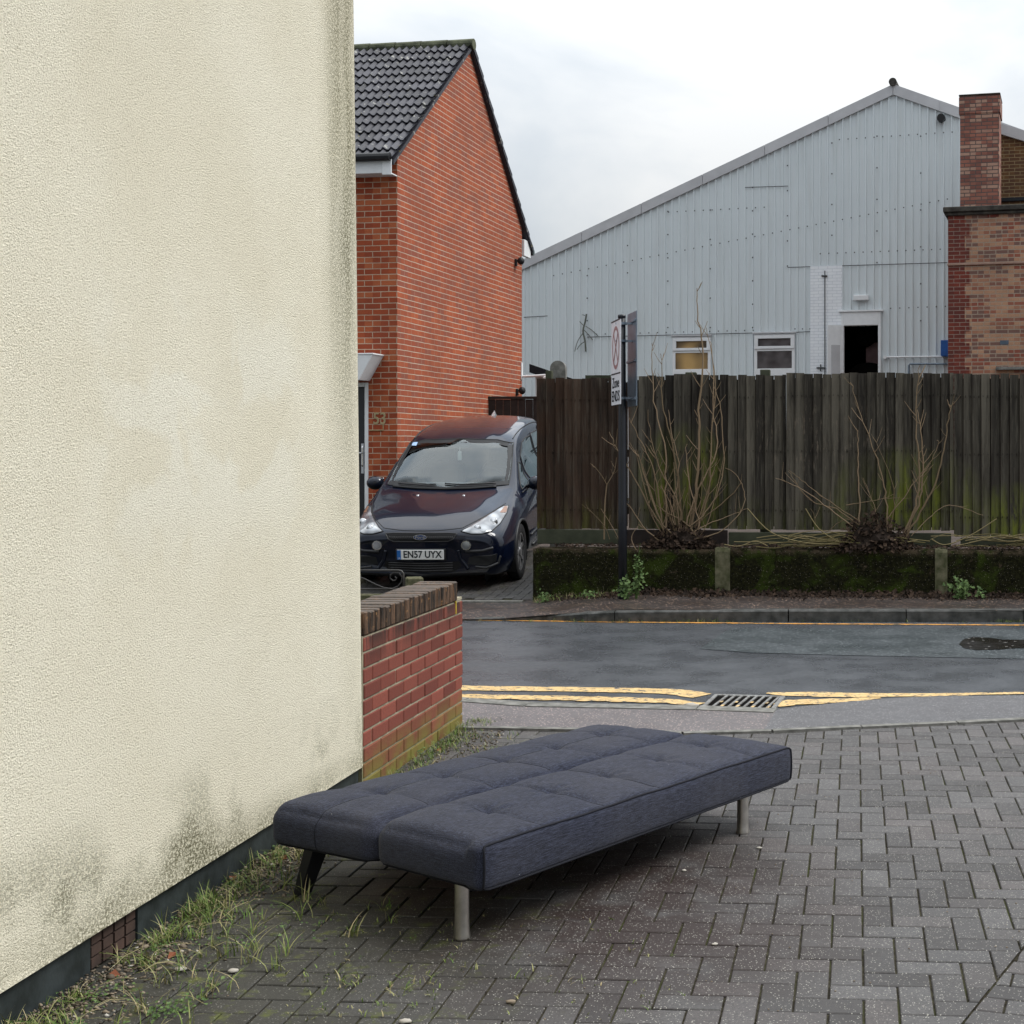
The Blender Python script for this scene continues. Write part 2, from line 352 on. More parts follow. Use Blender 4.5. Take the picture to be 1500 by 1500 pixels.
sc_ = m.math('MULTIPLY', blob(3.0, 1.75, 1.0, .5), m.ramp(m.noise(1, 5, .7, vec=m.mapc((30, 5, 1), 'UV')), .55, .66))
c = m.mix(m.math('MULTIPLY', sc_, .6), c, (.22, .18, .14))
m.base(c).bump(st, .6, .006); M['board'] = m.mat
M['gravelb'] = simple('green_stained_plank', (.065, .070, .048), .9, .15, scale=5, bump=.4, c2=(.04, .045, .03))
M['darkfence'] = simple('dark_brown_paint', (.030, .020, .017), .7, .3, scale=9, c2=(.016, .011, .010))
m = NT('mossy_block_wall', .95, .08); z = m.xyz()[2]; mn = m.noise(5.5, 5, .65, dist=.3)
c = m.mix(m.ramp(m.noise(40, 4, .7), .35, .7), (.006, .006, .004), (.030, .030, .011))
c = m.mix(m.ramp(m.noise(3.4, 5, .65, dist=.5), .50, .62, 0, .85), c, (.038, .056, .009))
bare = m.math('MAXIMUM', m.ramp(mn, .63, .70, 0, .9), m.math('MULTIPLY', m.ramp(z, .50, .575), m.ramp(m.noise(9, 4), .40, .55)))
c = m.mix(bare, c, (.075, .056, .038)); c = m.mix(m.math('MULTIPLY', m.ramp(m.voro(48), .15, .09), .8), c, (.38, .34, .28))
m.base(c).bump(m.noise(45, 5, .7), 1.0, .03); M['moss'] = m.mat
M['pier'] = simple('stained_pier_concrete', (.15, .14, .09), .9, .15, scale=11, bump=.7, c2=(.05, .055, .025))
M['slate'] = simple('dark_slate_fascia', (.012, .016, .022), .6, .3)
m = NT('roof_tile', .5, .35)
c = m.mix(m.attr(), (.026, .027, .036), (.056, .057, .072)); c = m.mix(m.ramp(m.noise(3.2, 4, .7), .5, .7, 0, .6), c, (.022, .023, .028))
c = m.mix(m.math('MULTIPLY', m.ramp(m.noise(8, 6, .7), .60, .65), .8), c, (.34, .34, .31))
c = m.mix(m.math('MULTIPLY', m.ramp(m.noise(5.2, 5, .7, vec=m.mapc((1, 1, 1), loc=(7, 3, 1))), .665, .70), .9), c, (.24, .20, .05)); m.base(c); m.bump(m.noise(50), .4, .006); M['tile'] = m.mat
M['ridge'] = simple('mossy_ridge', (.13, .14, .09), .9, .2, scale=6, bump=.6, c2=(.04, .045, .03))
M['white'] = simple('white_upvc', (.76, .78, .80), .35, .4, var=.04)
M['black'] = simple('black_plastic', (.012, .012, .014), .45, .4)
M['doorb'] = simple('black_door', (.014, .015, .019), .3, .5)
M['gold'] = simple('faded_gilt', (.42, .33, .18), .5, .4, var=.1)
m = NT('grey_cladding', .55, .35); 
c = m.mix(m.ramp(m.noise(.5, 5, .6, kind='UV'), .35, .7), (.62, .675, .70), (.67, .725, .75))
c = m.mix(m.ramp(m.noise(1, 5, .6, vec=m.mapc((6, .35, 1), 'UV')), .48, .75, 0, .35), c, (.46, .48, .465)); m.base(c); M['clad'] = m.mat
M['cladtrim'] = simple('grey_flashing', (.52, .525, .545), .6, .3, var=.08, scale=2)
M['screw'] = simple('dark_seam', (.08, .085, .09), .7)
M['ghost'] = simple('dark_interior', (.004, .0035, .003), .95, .05)
m = NT('frosted_amber_pane', .25, .5); c = m.mix(m.ramp(m.noise(1.6, 1, .3), .36, .68), (.05, .045, .04), (.50, .33, .14)); m.base(c); M['amber'] = m.mat
m = NT('frosted_grey_pane', .25, .5); c = m.mix(m.ramp(m.noise(2.5, 2), .35, .7), (.035, .034, .036), (.12, .115, .12)); m.base(c); M['greyp'] = m.mat
M['blue'] = simple('blue_paint', (.02, .10, .36), .5)
M['coping'] = simple('weathered_coping', (.075, .07, .06), .9, bump=.7, scale=9, c2=(.03, .028, .025))
M['iron'] = simple('black_iron', (.022, .022, .022), .45, .5, c2=(.05, .045, .04))
M['galv'] = simple('galvanised_steel', (.20, .25, .31), .4, .5, metal=.25, var=.15)
M['rust'] = simple('cast_iron_grate', (.28, .285, .28), .5, .5, metal=.3, scale=30, c2=(.14, .13, .12))
M['postb'] = simple('black_post_paint', (.010, .012, .018), .35, .5)
M['signw'] = simple('sign_white', (.74, .75, .80), .4, .4, var=.05)
M['signr'] = simple('faded_sign_red', (.36, .20, .21), .5)
M['signk'] = simple('sign_black', (.01, .014, .02), .5)
m = NT('bark_twig', .8, .2); m.base(m.mix(m.attr(), (.15, .11, .065), (.30, .215, .14))); M['twig'] = m.mat
m = NT('vine_stem', .8, .2); m.base(m.mix(m.attr(), (.14, .12, .05), (.26, .21, .11))); M['vine'] = m.mat
m = NT('dead_leaf', .85, .15); m.base(m.mix(m.attr(), (.014, .010, .008), (.066, .043, .030))); M['dead'] = m.mat
m = NT('weed_leaf', .6, .3); m.base(m.mix(m.attr(), (.03, .065, .012), (.10, .16, .045))); M['leaf'] = m.mat
m = NT('grass_blade', .6, .3)
t = m.attr(); c = m.mix(m.ramp(t, 0, .55), (.05, .11, .015), (.15, .20, .045)); c = m.mix(m.ramp(t, .6, .9), c, (.33, .27, .15)); m.base(c); M['grass'] = m.mat
m = NT('pebble', .8, .2); t = m.attr(); c = m.mix(t, (.035, .028, .019), (.26, .21, .155)); c = m.mix(m.ramp(t, .93, .99), c, (.42, .40, .36)); m.base(c); M['peb'] = m.mat
# sofa
m = NT('slate_blue_weave', .92, .15)
w1 = m.noise(1, 3, .6, vec=m.mapc((30, 380, 380))); w2 = m.noise(1, 3, .6, vec=m.mapc((380, 30, 380)))
c = m.mix(m.ramp(w1, .38, .62), (.007, .009, .018), (.056, .064, .102)); c = m.mix(m.ramp(w2, .40, .60, 0, .75), c, (.009, .010, .018))
c = m.mix(m.ramp(m.noise(2.5, 4), .4, .7, 0, .3), c, (.055, .055, .066)); c = m.mix(m.ramp(m.voro(14), .022, .016), c, (.5, .5, .5))
m.base(c); m.b.inputs['Sheen Weight'].default_value = .08; m.b.inputs['Sheen Roughness'].default_value = .5
m.bump(w1, .7, .003).bump(w2, .5, .003).bump(m.noise(9, 4), .4, .012); M['fabric'] = m.mat
M['piping'] = simple('dark_piping', (.010, .011, .017), .9)
M['chrome'] = simple('brushed_steel', (.62, .59, .55), .30, .5, metal=1.0, var=.1, scale=30)
M['legblack'] = simple('black_leg', (.010, .010, .012), .5, .4)
# car
m = NT('black_blue_car_paint', .3, .12, coat=1.0); m.b.inputs['Coat Tint'].default_value = (.78, .86, 1, 1); m.b.inputs['Coat IOR'].default_value = 1.42
c = m.mix(m.ramp(m.voro(55), .10, .06, 0, .35), (.003, .005, .013), (.05, .05, .06)); c = m.mix(m.ramp(m.noise(3, 5), .45, .7, 0, .25), c, (.014, .014, .018)); m.base(c); M['paint'] = m.mat
m = NT('car_glass', .02, .5, coat=1.0); m.b.inputs['Coat Tint'].default_value = (.8, .95, 1, 1)
m.base(m.mix(m.ramp(m.noise(3, 3), .4, .6), (.012, .022, .026), (.03, .045, .052))); M['glass'] = m.mat
m = NT('see_through_glass', .0, .5); gb = m.n('ShaderNodeBsdfGlossy'); gb.inputs['Roughness'].default_value = .01; gb.inputs['Color'].default_value = (.9, .97, 1, 1)
tb = m.n('ShaderNodeBsdfTransparent'); tb.inputs['Color'].default_value = (.75, .84, .82, 1); fr_ = m.n('ShaderNodeFresnel'); fr_.inputs['IOR'].default_value = 1.55
ms_ = m.n('ShaderNodeMixShader'); m.l(m.math('MINIMUM', m.math('MULTIPLY', fr_.outputs[0], 1.7), 1.0), ms_.inputs[0]); m.l(tb.outputs[0], ms_.inputs[1]); m.l(gb.outputs[0], ms_.inputs[2])
m.l(ms_.outputs[0], m.t.nodes['Material Output'].inputs['Surface']); M['clear'] = m.mat
M['trim'] = simple('car_black_trim', (.010, .011, .013), .5, .4)
m = NT('headlamp_glass', .08, .8, coat=1.0)
lv = m.voro(7); c = m.mix(m.ramp(lv, .1, .6), (.50, .53, .56), (.16, .17, .19)); m.base(c); m.b.inputs['Metallic'].default_value = .2; m.bump(lv, .25, .02); M['lamp'] = m.mat
M['amberlens'] = simple('amber_lens', (.30, .17, .12), .2, .6)
M['tyre'] = simple('tyre_rubber', (.014, .014, .015), .8, .2, bump=.3)
M['alloy'] = simple('alloy_rim', (.42, .42, .43), .35, .5, metal=.8)
M['silver'] = simple('bright_silver', (.60, .61, .63), .2, .6, metal=.9, var=.05)
M['plate'] = simple('plate_white', (.70, .71, .70), .4, .4, var=.03)
M['plateb'] = simple('plate_blue', (.02, .13, .42), .4)
M['hole'] = tarmac('pothole_dark', (.006, .005, .005), (.014, .012, .012), (.30, .29, .28), .8, .2, .28, 13, .2, .14)
# ============================================================ GROUND
def struct(o): o['kind'] = 'structure'; return o
struct(sheet('ground', [(-300, -60, -.06), (300, -60, -.06), (300, 600, -.06), (-300, 600, -.06)], M['road']))
# block paving: real blocks in 90 degree herringbone
PA = R(-3.3); CELL = .1025
org = G(1264.5, 1443.5)
Mp = Matrix.Translation(org) @ Matrix.Rotation(PA, 4, 'Z')
pv = MB()
def paver(b, x0, y0, x1, y1, Mx, big=0):
    g = .0028 + random.random()*.0012; c = .003
    gx0, gx1 = x0+g*1.0, x1-g*1.0; gy0, gy1 = y0+g*.8, y1-g*.8
    dz = random.uniform(-.0016, .0016); tx = random.uniform(-.004, .004); ty = random.uniform(-.004, .004)
    cx, cy = (x0+x1)/2, (y0+y1)/2
    rot = Matrix.Translation((cx, cy, 0)) @ Matrix.Rotation(random.uniform(-.006, .006), 4, 'Z') @ Matrix.Translation((-cx, -cy, 0))
    def P(x, y, z): return Mx @ (rot @ Vector((x, y, z+dz+(x-cx)*tx+(y-cy)*ty)))
    vs = [P(x, y, -.03) for x, y in ((gx0, gy0), (gx1, gy0), (gx1, gy1), (gx0, gy1))]
    vs += [P(x, y, -.003) for x, y in ((gx0, gy0), (gx1, gy0), (gx1, gy1), (gx0, gy1))]
    vs += [P(x, y, 0) for x, y in ((gx0+c, gy0+c), (gx1-c, gy0+c), (gx1-c, gy1-c), (gx0+c, gy1-c))]
    b.add(vs, [(8, 9, 10, 11)]+[(i, (i+1) % 4, 4+(i+1) % 4, 4+i) for i in range(4)]+[(4+i, 4+(i+1) % 4, 8+(i+1) % 4, 8+i) for i in range(4)], random.random())
la, lb = G(1500, 1388), G(1410, 1500)          # the cut line at the lower right
ld = (la-lb).normalized(); ln_ = Vector((ld.y, -ld.x, 0))
for i in range(-44, 45):
    for j in range(-30, 46):
        k = (i-j) % 4
        if k == 0: q = (i, j, i+2, j+1)
        elif k == 3: q = (i, j, i+1, j+2)
        else: continue
        c = Mp @ Vector(((q[0]+q[2])/2*CELL, (q[1]+q[3])/2*CELL, 0))
        if c.y > 8.35 or c.y < 1.2 or c.x < -2.35-.0 or c.x > 3.6: continue
        if (c-lb).dot(ln_) > .12: continue
        paver(pv, q[0]*CELL, q[1]*CELL, q[2]*CELL, q[3]*CELL, Mp)
# clip along the cut line, then the second band of blocks beyond it
def clip(b, co, no):
    bm = bmesh.new(); 
    vs = [bm.verts.new(p) for p in b.v]
    tl = bm.faces.layers.float.new('t')
    for f, t in zip(b.f, b.t):
        try: x = bm.faces.new([vs[i] for i in f]); x[tl] = t
        except ValueError: pass
    bmesh.ops.bisect_plane(bm, geom=bm.verts[:]+bm.edges[:]+bm.faces[:], plane_co=co, plane_no=no, clear_outer=True)
    bm.verts.index_update(); o = MB(); o.v = [tuple(v.co) for v in bm.verts]
    for f in bm.faces: o.f.append([v.index for v in f.verts]); o.m.append(0); o.t.append(f[tl])
    bm.free(); return o
pv = clip(pv, lb-ln_*.004, ln_)
ang = math.atan2(ld.y, ld.x)
Mq = Matrix.Translation(lb) @ Matrix.Rotation(PA+R(-12), 4, 'Z'); pw = MB()
for i in range(-12, 14):
    for j in range(-30, 40):
        o_ = (j % 2)*CELL
        c = Mq @ Vector((i*2*CELL+o_+CELL, j*CELL, 0))
        if (c-lb).dot(ln_) < -.12 or c.y < 1.2 or c.y > 8.2 or c.x > 3.6: continue
        paver(pw, i*2*CELL+o_, j*CELL, (i+1)*2*CELL+o_, (j+1)*CELL, Mq)
pw = clip(pw, lb+ln_*.004, -ln_)
b0 = len(pv.v); pv.v += pw.v; pv.f += [[i+b0 for i in f] for f in pw.f]; pv.m += pw.m; pv.t += pw.t
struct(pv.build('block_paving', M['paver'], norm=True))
struct(sheet('paving_joints', [(-3.2, .8, -.0065), (4.0, .8, -.0065), (4.0, 8.4, -.0065), (-3.2, 8.4, -.0065)], M['joint']))
# near footway and ramp
def ext(p, x):   # extend
    return Vector((x, p.y, p.z))
z1 = .010
edge = [(540, 1063), (677, 1064), (850, 1067), (1000, 1072), (1130, 1069), (1260, 1063), (1400, 1057), (1500, 1052)]
eg = [G(x, y, z1) for x, y in edge]; eg = [Vector((-6, eg[0].y, z1))]+eg+[Vector((6, eg[-1].y+.55, z1))]
kb = [(540, 1020), (677, 1027), (770, 1034), (1020, 1039), (1135, 1043)]
kg = [G(x, y, z1) for x, y in kb]; kg = [Vector((-6, kg[0].y+.3, z1))]+kg
b = MB(); 
left = [e for e in eg if e.x <= G(1132, 1069, z1).x+.01]
pj = G(1118, 1071, z1)
b.add(left[:-1]+[pj]+[kg[-1]]+kg[::-1][1:], [tuple(range(len(left)-1+1+len(kg)))])
o = b.build('near_footway', M['foot'], norm=False); struct(o)
if o.data.polygons[0].normal.z < 0: o.data.flip_normals()
rb = [(1135, 1040), (1180, 1034), (1250, 1027), (1330, 1021), (1410, 1019), (1500, 1018.5)]
rg = [G(x, y, z1) for x, y in rb]; rg += [Vector((6, rg[-1].y+.1, z1))]
right = [pj]+[e for e in eg if e.x > pj.x+.03]
b = MB(); b.add(right+rg[::-1]+[kg[-1]], [tuple(range(len(right)+len(rg)+1))]); o = b.build('resurfaced_ramp', M['foot2'], norm=False); struct(o)
if o.data.polygons[0].normal.z < 0: o.data.flip_normals()
def strip(b, pts, w0, w1, z, zb, tint=.5, gap=None):      # flat strip with thickness along a polyline
    for i in range(len(pts)-1):
        p, q = Vector(pts[i]), Vector(pts[i+1]); d = (q-p); L_ = d.length; d.normalize(); n = Vector((-d.y, d.x, 0))
        k = max(1, int(round(L_/gap))) if gap else 1
        for j in range(k):
            a = p+d*(L_*j/k+(.004 if gap else 0)); c = p+d*(L_*(j+1)/k-(.004 if gap else 0))
            vs = [a+n*w0, c+n*w0, c+n*w1, a+n*w1]
            b.add([Vector((v.x, v.y, zb)) for v in vs]+[Vector((v.x, v.y, z+random.uniform(-.001, .001))) for v in vs],
                  [(4, 5, 6, 7), (0, 1, 5, 4), (1, 2, 6, 5), (2, 3, 7, 6), (3, 0, 4, 7)], random.random())
b = MB(); strip(b, eg, -.045, .01, .0135, -.03, gap=.9); struct(b.build('paving_edging', M['conc']))
b = MB(); strip(b, kg, -.03, .10, .0155, -.05, gap=.9); struct(b.build('near_kerb', M['conc']))
# road
struct(sheet('road', [(-40, 8.1, -.015), (40, 8.1, -.015), (40, 13.4, -.015), (-40, 13.4, -.015)], M['road']))
pp = [G(x, y, -.011) for x, y in ((1025, 950), (1060, 926), (1072, 920), (1500, 921), (1600, 922), (1640, 966), (1500, 965), (1250, 960), (1100, 956))]
struct(sheet('road_patch', pp, M['patch']))
b = MB()
hole = [(1405, 943), (1412, 936), (1425, 933), (1450, 934), (1470, 937), (1500, 937), (1540, 940), (1550, 948), (1515, 950), (1490, 949), (1465, 951), (1430, 952), (1412, 949)]
struct(sheet('road_pothole', [G(x, y, -.007) for x, y in hole], M["hole"]))
# yellow lines (worn), polylines read off the photograph and laid on the road
def paintline(name, pts, m, z=-.0105, jag=.010, step=.045):
    P = [Vector((G(x, y, z).x, G(x, y, z).y, w)) for x, y, w in pts]     # z slot carries the half width
    vs = []; cnt = 0
    for i in range(len(P)-1):
        d = Vector((P[i+1].x-P[i].x, P[i+1].y-P[i].y, 0)); n_ = max(1, int(d.length/step)); nn_ = Vector((-d.y, d.x, 0)).normalized()
        for j in range(n_+(i == len(P)-2)):
            t = j/n_; c = Vector((P[i].x+d.x*t, P[i].y+d.y*t, z)); w = P[i].z+(P[i+1].z-P[i].z)*t
            a_ = random.uniform(-jag, jag*.5); b_ = random.uniform(-jag, jag*.5)
            vs += [c+nn_*(w+a_), c-nn_*(w+b_)]; cnt += 1
    mb = MB(); mb.add(vs, [(2*i, 2*i+1, 2*i+3, 2*i+2) for i in range(cnt-1)])
    o = mb.build(name, m, norm=False)
    for p in o.data.polygons: pass
    if o.data.polygons[0].normal.z < 0: o.data.flip_normals()
    return struct(o)
paintline('yellow_line', [(560, 1003, .09), (677, 1007.5, .09), (800, 1009, .09), (930, 1011, .09), (990, 1013, .10), (1029, 1019, .10)], M['yellow'], jag=.010)
paintline('yellow_line', [(560, 1016, .07), (677, 1019.5, .075), (800, 1022, .08), (900, 1024, .085), (975, 1026, .08), (1024, 1032, .07)], M['yellow'], z=-.0095, jag=.022)
paintline('yellow_line', [(1124, 1014.5, .03), (1150, 1016.5, .07), (1200, 1017, .09), (1260, 1018, .08), (1330, 1018, .06), (1420, 1016.4, .042), (1500, 1015, .04), (1640, 1013, .04)], M['yellow'], jag=.012)
paintline('yellow_line', [(1136, 1034, .04), (1160, 1029, .09), (1200, 1027, .09), (1245, 1025, .06), (1290, 1022, .02)], M['yellow'], z=-.0085, jag=.022)
paintline('orange_line', [(560, 906.5, .035), (738, 908.5, .035), (900, 911, .035), (1180, 913.5, .035), (1500, 915.5, .035), (1700, 917, .035)], M['yellow2'], jag=.008)
# far kerb, far footway
fk = []
for px, py, z in ((300, 900, -.005), (677, 906.3, -.003), (740, 906, .01), (800, 904.5, .035), (860, 903, .075), (900, 902, .09), (1155, 905.5, .10), (1500, 906, .10), (2000, 908, .10)):
    q = G(px, 909 if px > 800 else 907, 0); Yb = q.y
    fk.append((Vector((q.x, Yb, 0)), z))
b = MB()
for i in range(len(fk)-1):
    (p, za), (q, zb) = fk[i], fk[i+1]; d = (q-p); L_ = d.length; k = max(1, int(L_/.92)) if i > 3 else 1
    for j in range(k):
        a = p+d*((j+.004)/k); c = p+d*((j+1-.004)/k); z0 = za+(zb-za)*j/k; z1_ = za+(zb-za)*(j+1)/k; n_ = Vector((0, .125, 0))
        vs = [Vector((a.x, a.y, -.06)), Vector((c.x, c.y, -.06)), Vector((c.x, c.y, z1_-.014)), Vector((a.x, a.y, z0-.014)),
              Vector((a.x, a.y+.014, z0)), Vector((c.x, c.y+.014, z1_)), Vector((c.x, c.y+.125, z1_)), Vector((a.x, a.y+.125, z0))]
        b.add(vs, [(0, 1, 2, 3), (3, 2, 5, 4), (4, 5, 6, 7), (1, 6, 5, 2), (0, 3, 4, 7)], random.random())
struct(b.build('far_kerb', M['kerb']))
def farz(x):
    return .0+ (.096-.0)*min(1, max(0, (x+2.75)/1.2))
b = MB(); xs = [-20, -8, -5, -3.4, -2.75, -2.4, -2.1, -1.8, -1.5, -1, 0, 1.5, 3, 5, 20]
for i, x in enumerate(xs):
    for y, dz in ((12.86-.02*x+.0, 0), (13.9, .004), (14.55, .006)):
        b.v.append((x, y, farz(x)+dz+(.0)))
for i in range(len(xs)-1):
    for k in range(2):
        a = i*3+k; b.f.append([a, a+3, a+4, a+1]); b.m.append(0); b.t.append(.5)
struct(b.build('far_footway', M['ffoot'], norm=False, smooth=True))
for p in bpy.data.objects['far_footway'].data.polygons: pass
# drive of the brick house, rising away from the street
DR = [(14.2, .006), (15.0, .035), (15.9, .10), (17, .235), (18.75, .45), (20, .56), (22, .68), (26, .75), (34, .8)]
def drz(y):
    for (a, za), (c, zc) in zip(DR, DR[1:]):
        if a <= y <= c: return za+(zc-za)*(y-a)/(c-a)
    return DR[0][1] if y < DR[0][0] else DR[-1][1]
b = MB(); random.seed(3)
Md = Matrix.Identity(4)
for i in range(-47, -11):
    for j in range(139, 190):
        k = (i-j) % 4
        if k == 0: q = (i, j, i+2, j+1)
        elif k == 3: q = (i, j, i+1, j+2)
        else: continue
        x0_, y0_, x1_, y1_ = [v*.1025 for v in q]
        if y0_ < 14.38: continue
        g = .004
        vs = [(x0_+g, y0_+g, drz(y0_)+.004), (x1_-g, y0_+g, drz(y0_)+.004), (x1_-g, y1_-g, drz(y1_)+.004), (x0_+g, y1_-g, drz(y1_)+.004)]
        b.add([(v[0], v[1], v[2]-.02) for v in vs]+vs, [(4, 5, 6, 7), (0, 1, 5, 4), (1, 2, 6, 5), (2, 3, 7, 6), (3, 0, 4, 7)], random.random())
struct(b.build('drive_paving', M['paver']))
b = MB(); b.v = []; 
for y, z in DR: b.v += [(-22, y, z-.004), (-2.72, y, z-.004)]
for i in range(len(DR)-1): b.f.append([2*i, 2*i+1, 2*i+3, 2*i+2]); b.m.append(0); b.t.append(.5)
struct(b.build('drive_bed', M['joint'], norm=False))
b = MB(); b.box(-4.6, 14.26, -.05, -2.72, 14.36, .022); struct(b.build('drive_edging', M['conc']))
struct(sheet('yard_earth', [(-2.72, 14.5, .545), (30, 14.5, .545), (30, 31, .6), (-2.72, 31, .6)], M['earth']))
b = MB(); b.box(-2.5, 31.0, -.05, 30, 44, 2.1); struct(b.build('yard_terrace', M['conc']))
struct(sheet('yard_ground', [(-30, 34, .83), (-2.5, 34, .83), (-2.5, 60, .83), (-30, 60, .83)], M['conc']))

# ============================================================ CREAM HOUSE ON THE LEFT
rt = .067
hd = Vector((rt, 1, 0)).normalized(); hn = Vector((hd.y, -hd.x, 0))      # hn points to the right (outwards)
C0 = Vector((-1.957, 6.35, 0))
rh = empty('rendered_house', (0, 0, 0), 0, 'cream roughcast rendered house wall with mouldy green foot filling the left side', 'house')
def hp(t, o, z): p = C0-hd*t+hn*o; return Vector((p.x, p.y, z))
b = MB(); LT = 14.0; zt = 5.4; lean = .042
# outer face sheet with rounded corner, from bell-cast bead up
prof = []
for k in range(7):
    a = k/6*math.pi/2; r_ = .02
    prof.append((r_-r_*math.sin(a), -r_+r_*math.cos(a)))   # (t, offset) : from face (t=r, o=0) round to the end (t=0,o=-r)
ring = [(LT, 0)]+[(t, 0) for t in (9, 6, 4, 3, 2, 1, .5)]+prof+[(0, -.8), (0, -6)]
zs = [.131, .15, .6, 1.6, 2.6, 3.6, zt]
for z in zs:
    for t, o_ in ring:
        w = .012*(noise.noise(Vector((t*.8, z*.8, 3)))) if .05 < t < 12 else 0
        ln2 = lean*(z-.13)/3.6*(1 if t < .6 else 0)
        if t < .6: t2 = t+ln2*(1 if t > .3 else 1)
        else: t2 = t
        oo = o_+w*.5+(.003 if z < .14 else 0)
        p = hp(t, oo, z)-Vector((lean*(z-.131)/3.6, 0, 0)); b.v.append(tuple(p))
n_ = len(ring)
for i in range(len(zs)-1):
    for j in range(n_-1): b.f.append([i*n_+j, (i*n_+j+1), (i+1)*n_+j+1, (i+1)*n_+j]); b.m.append(0); b.t.append(.5)
b.f.append([j for j in range(n_)]); b.m.append(0); b.t.append(.5)
b.build('render_wall', M['render'], rh)
b = MB()
def pbox(b, t0, t1, o0, o1, z0, z1_, tint=None):
    vs = [hp(t0, o0, z0), hp(t1, o0, z0), hp(t1, o1, z0), hp(t0, o1, z0), hp(t0, o0, z1_), hp(t1, o0, z1_), hp(t1, o1, z1_), hp(t0, o1, z1_)]
    b.add(vs, [(0, 3, 2, 1), (4, 5, 6, 7), (0, 1, 5, 4), (1, 2, 6, 5), (2, 3, 7, 6), (3, 0, 4, 7)], tint)
pbox(b, .012, 1.93, -.3, -.022, -.05, .1295); pbox(b, 2.2, LT, -.3, -.022, -.05, .1295); pbox(b, .012, LT, -5.9, -.31, -.05, .1285)
b.build('plinth', M['plinth'], rh)
b = MB()
pbox(b, 1.931, 2.199, -.29, -.045, -.05, .1285, .1)
for r_ in range(3):
    for k in range(4):
        pbox(b, 1.938+k*.065, 1.992+k*.065, -.06, -.026, .012+r_*.037, .042+r_*.037, random.random())
b.build('air_brick', simple('dark_terracotta', (.075, .045, .035), .9, c2=(.03, .022, .018)), rh)
# roof of the cream house
b = MB(); ov = .25
a0, a1 = hp(LT, .2, zt), hp(-.15, .2, zt); r0, r1 = hp(LT, -3, zt+1.9), hp(-.15, -3, zt+1.9); c0_, c1_ = hp(LT, -6.2, zt), hp(-.15, -6.2, zt)
for (p, q, r_, s_) in ((a0, a1, r1, r0), (r0, r1, c1_, c0_)):
    up = Vector((0, 0, .08)); b.add([p, q, r_, s_, p+up, q+up, r_+up, s_+up], [(0, 1, 2, 3), (4, 5, 6, 7), (0, 1, 5, 4), (1, 2, 6, 5), (2, 3, 7, 6), (3, 0, 4, 7)])
b.add([hp(-.0, 0, zt), hp(0, -6, zt), hp(0, -3, zt+1.9)], [(0, 1, 2)])
b.build('roof', M['tile'], rh)

# ============================================================ LOW GARDEN WALL
gw = empty('garden_wall', (-1.96, 6.33, 0), 0, 'low red brick garden wall with blackened brick-on-edge coping beside the cream house', 'wall')
gd = Vector((.0575, 1, 0)).normalized(); th = -math.atan2(gd.x, gd.y)
gw.rotation_euler = (0, 0, th)
LW = 1.625; TW = .215
core = MB(); core.box(-TW+.008, .02, -.05, -.006, LW-.007, .742); None
core.build('mortar_core', M['mortar'], gw)
random.seed(11)
br = MB()
for r_ in range(10):
    y = .03-.1125 if r_ % 2 else .03
    first = True
    while y < LW-.02:
        y2 = y+.225
        a, c = max(.03, y+.005), y2-.005
        if y2 > LW-.06: c = LW; 
        z0 = r_*.0748+.004-.01; z1_ = z0+.0655
        j = random.uniform(-.0018, .0018)
        if c-a > .03:
            br.bbox(-.1, a, z0, j, min(c, LW), z1_, .004, min(1, max(0, random.gauss(.55, .28))))
            br.bbox(-TW, a, z0, -.103, min(c, LW), z1_, .004, random.random())
        y = y2 if y2 <= LW-.06 else 99
br.build('brickwork', M['gbrick'], gw)
cp = MB(); y = .025; SE = LW-.125
while y < SE-.03:
    w = .0655+random.uniform(-.004, .004); dz = random.uniform(-.004, .006)
    cp.bbox(-TW-.004, y, .745, .004+random.uniform(-.003, .002), y+w, .852+dz, .006, random.random())
    y += w+.0085
cp.box(-TW+.004, .03, .741, -.004, SE, .842, .2)
cp.build('coping_bricks', M['cop'], gw)
b = MB(); b.box(-TW+.002, SE+.002, .7425, -.003, LW-.004, .757)
b.build('mortar_cap', M['mortar'], gw)
b = MB(); b.box(-.002, SE-.022, .67, .004, SE-.008, .744); b.build('lichen_streak', simple('yellow_lichen', (.45, .33, .03), .9, scale=40), gw)

# ============================================================ SOFA BED
P0 = Vector((-.966, 4.356, 0)); U = Vector((.565, .825, 0)).normalized(); sa = math.atan2(U.y, U.x)
sofa = empty('sofa_bed', P0, sa, 'abandoned slate-blue fabric click-clack sofa bed folded flat on the block paving', 'sofa bed')
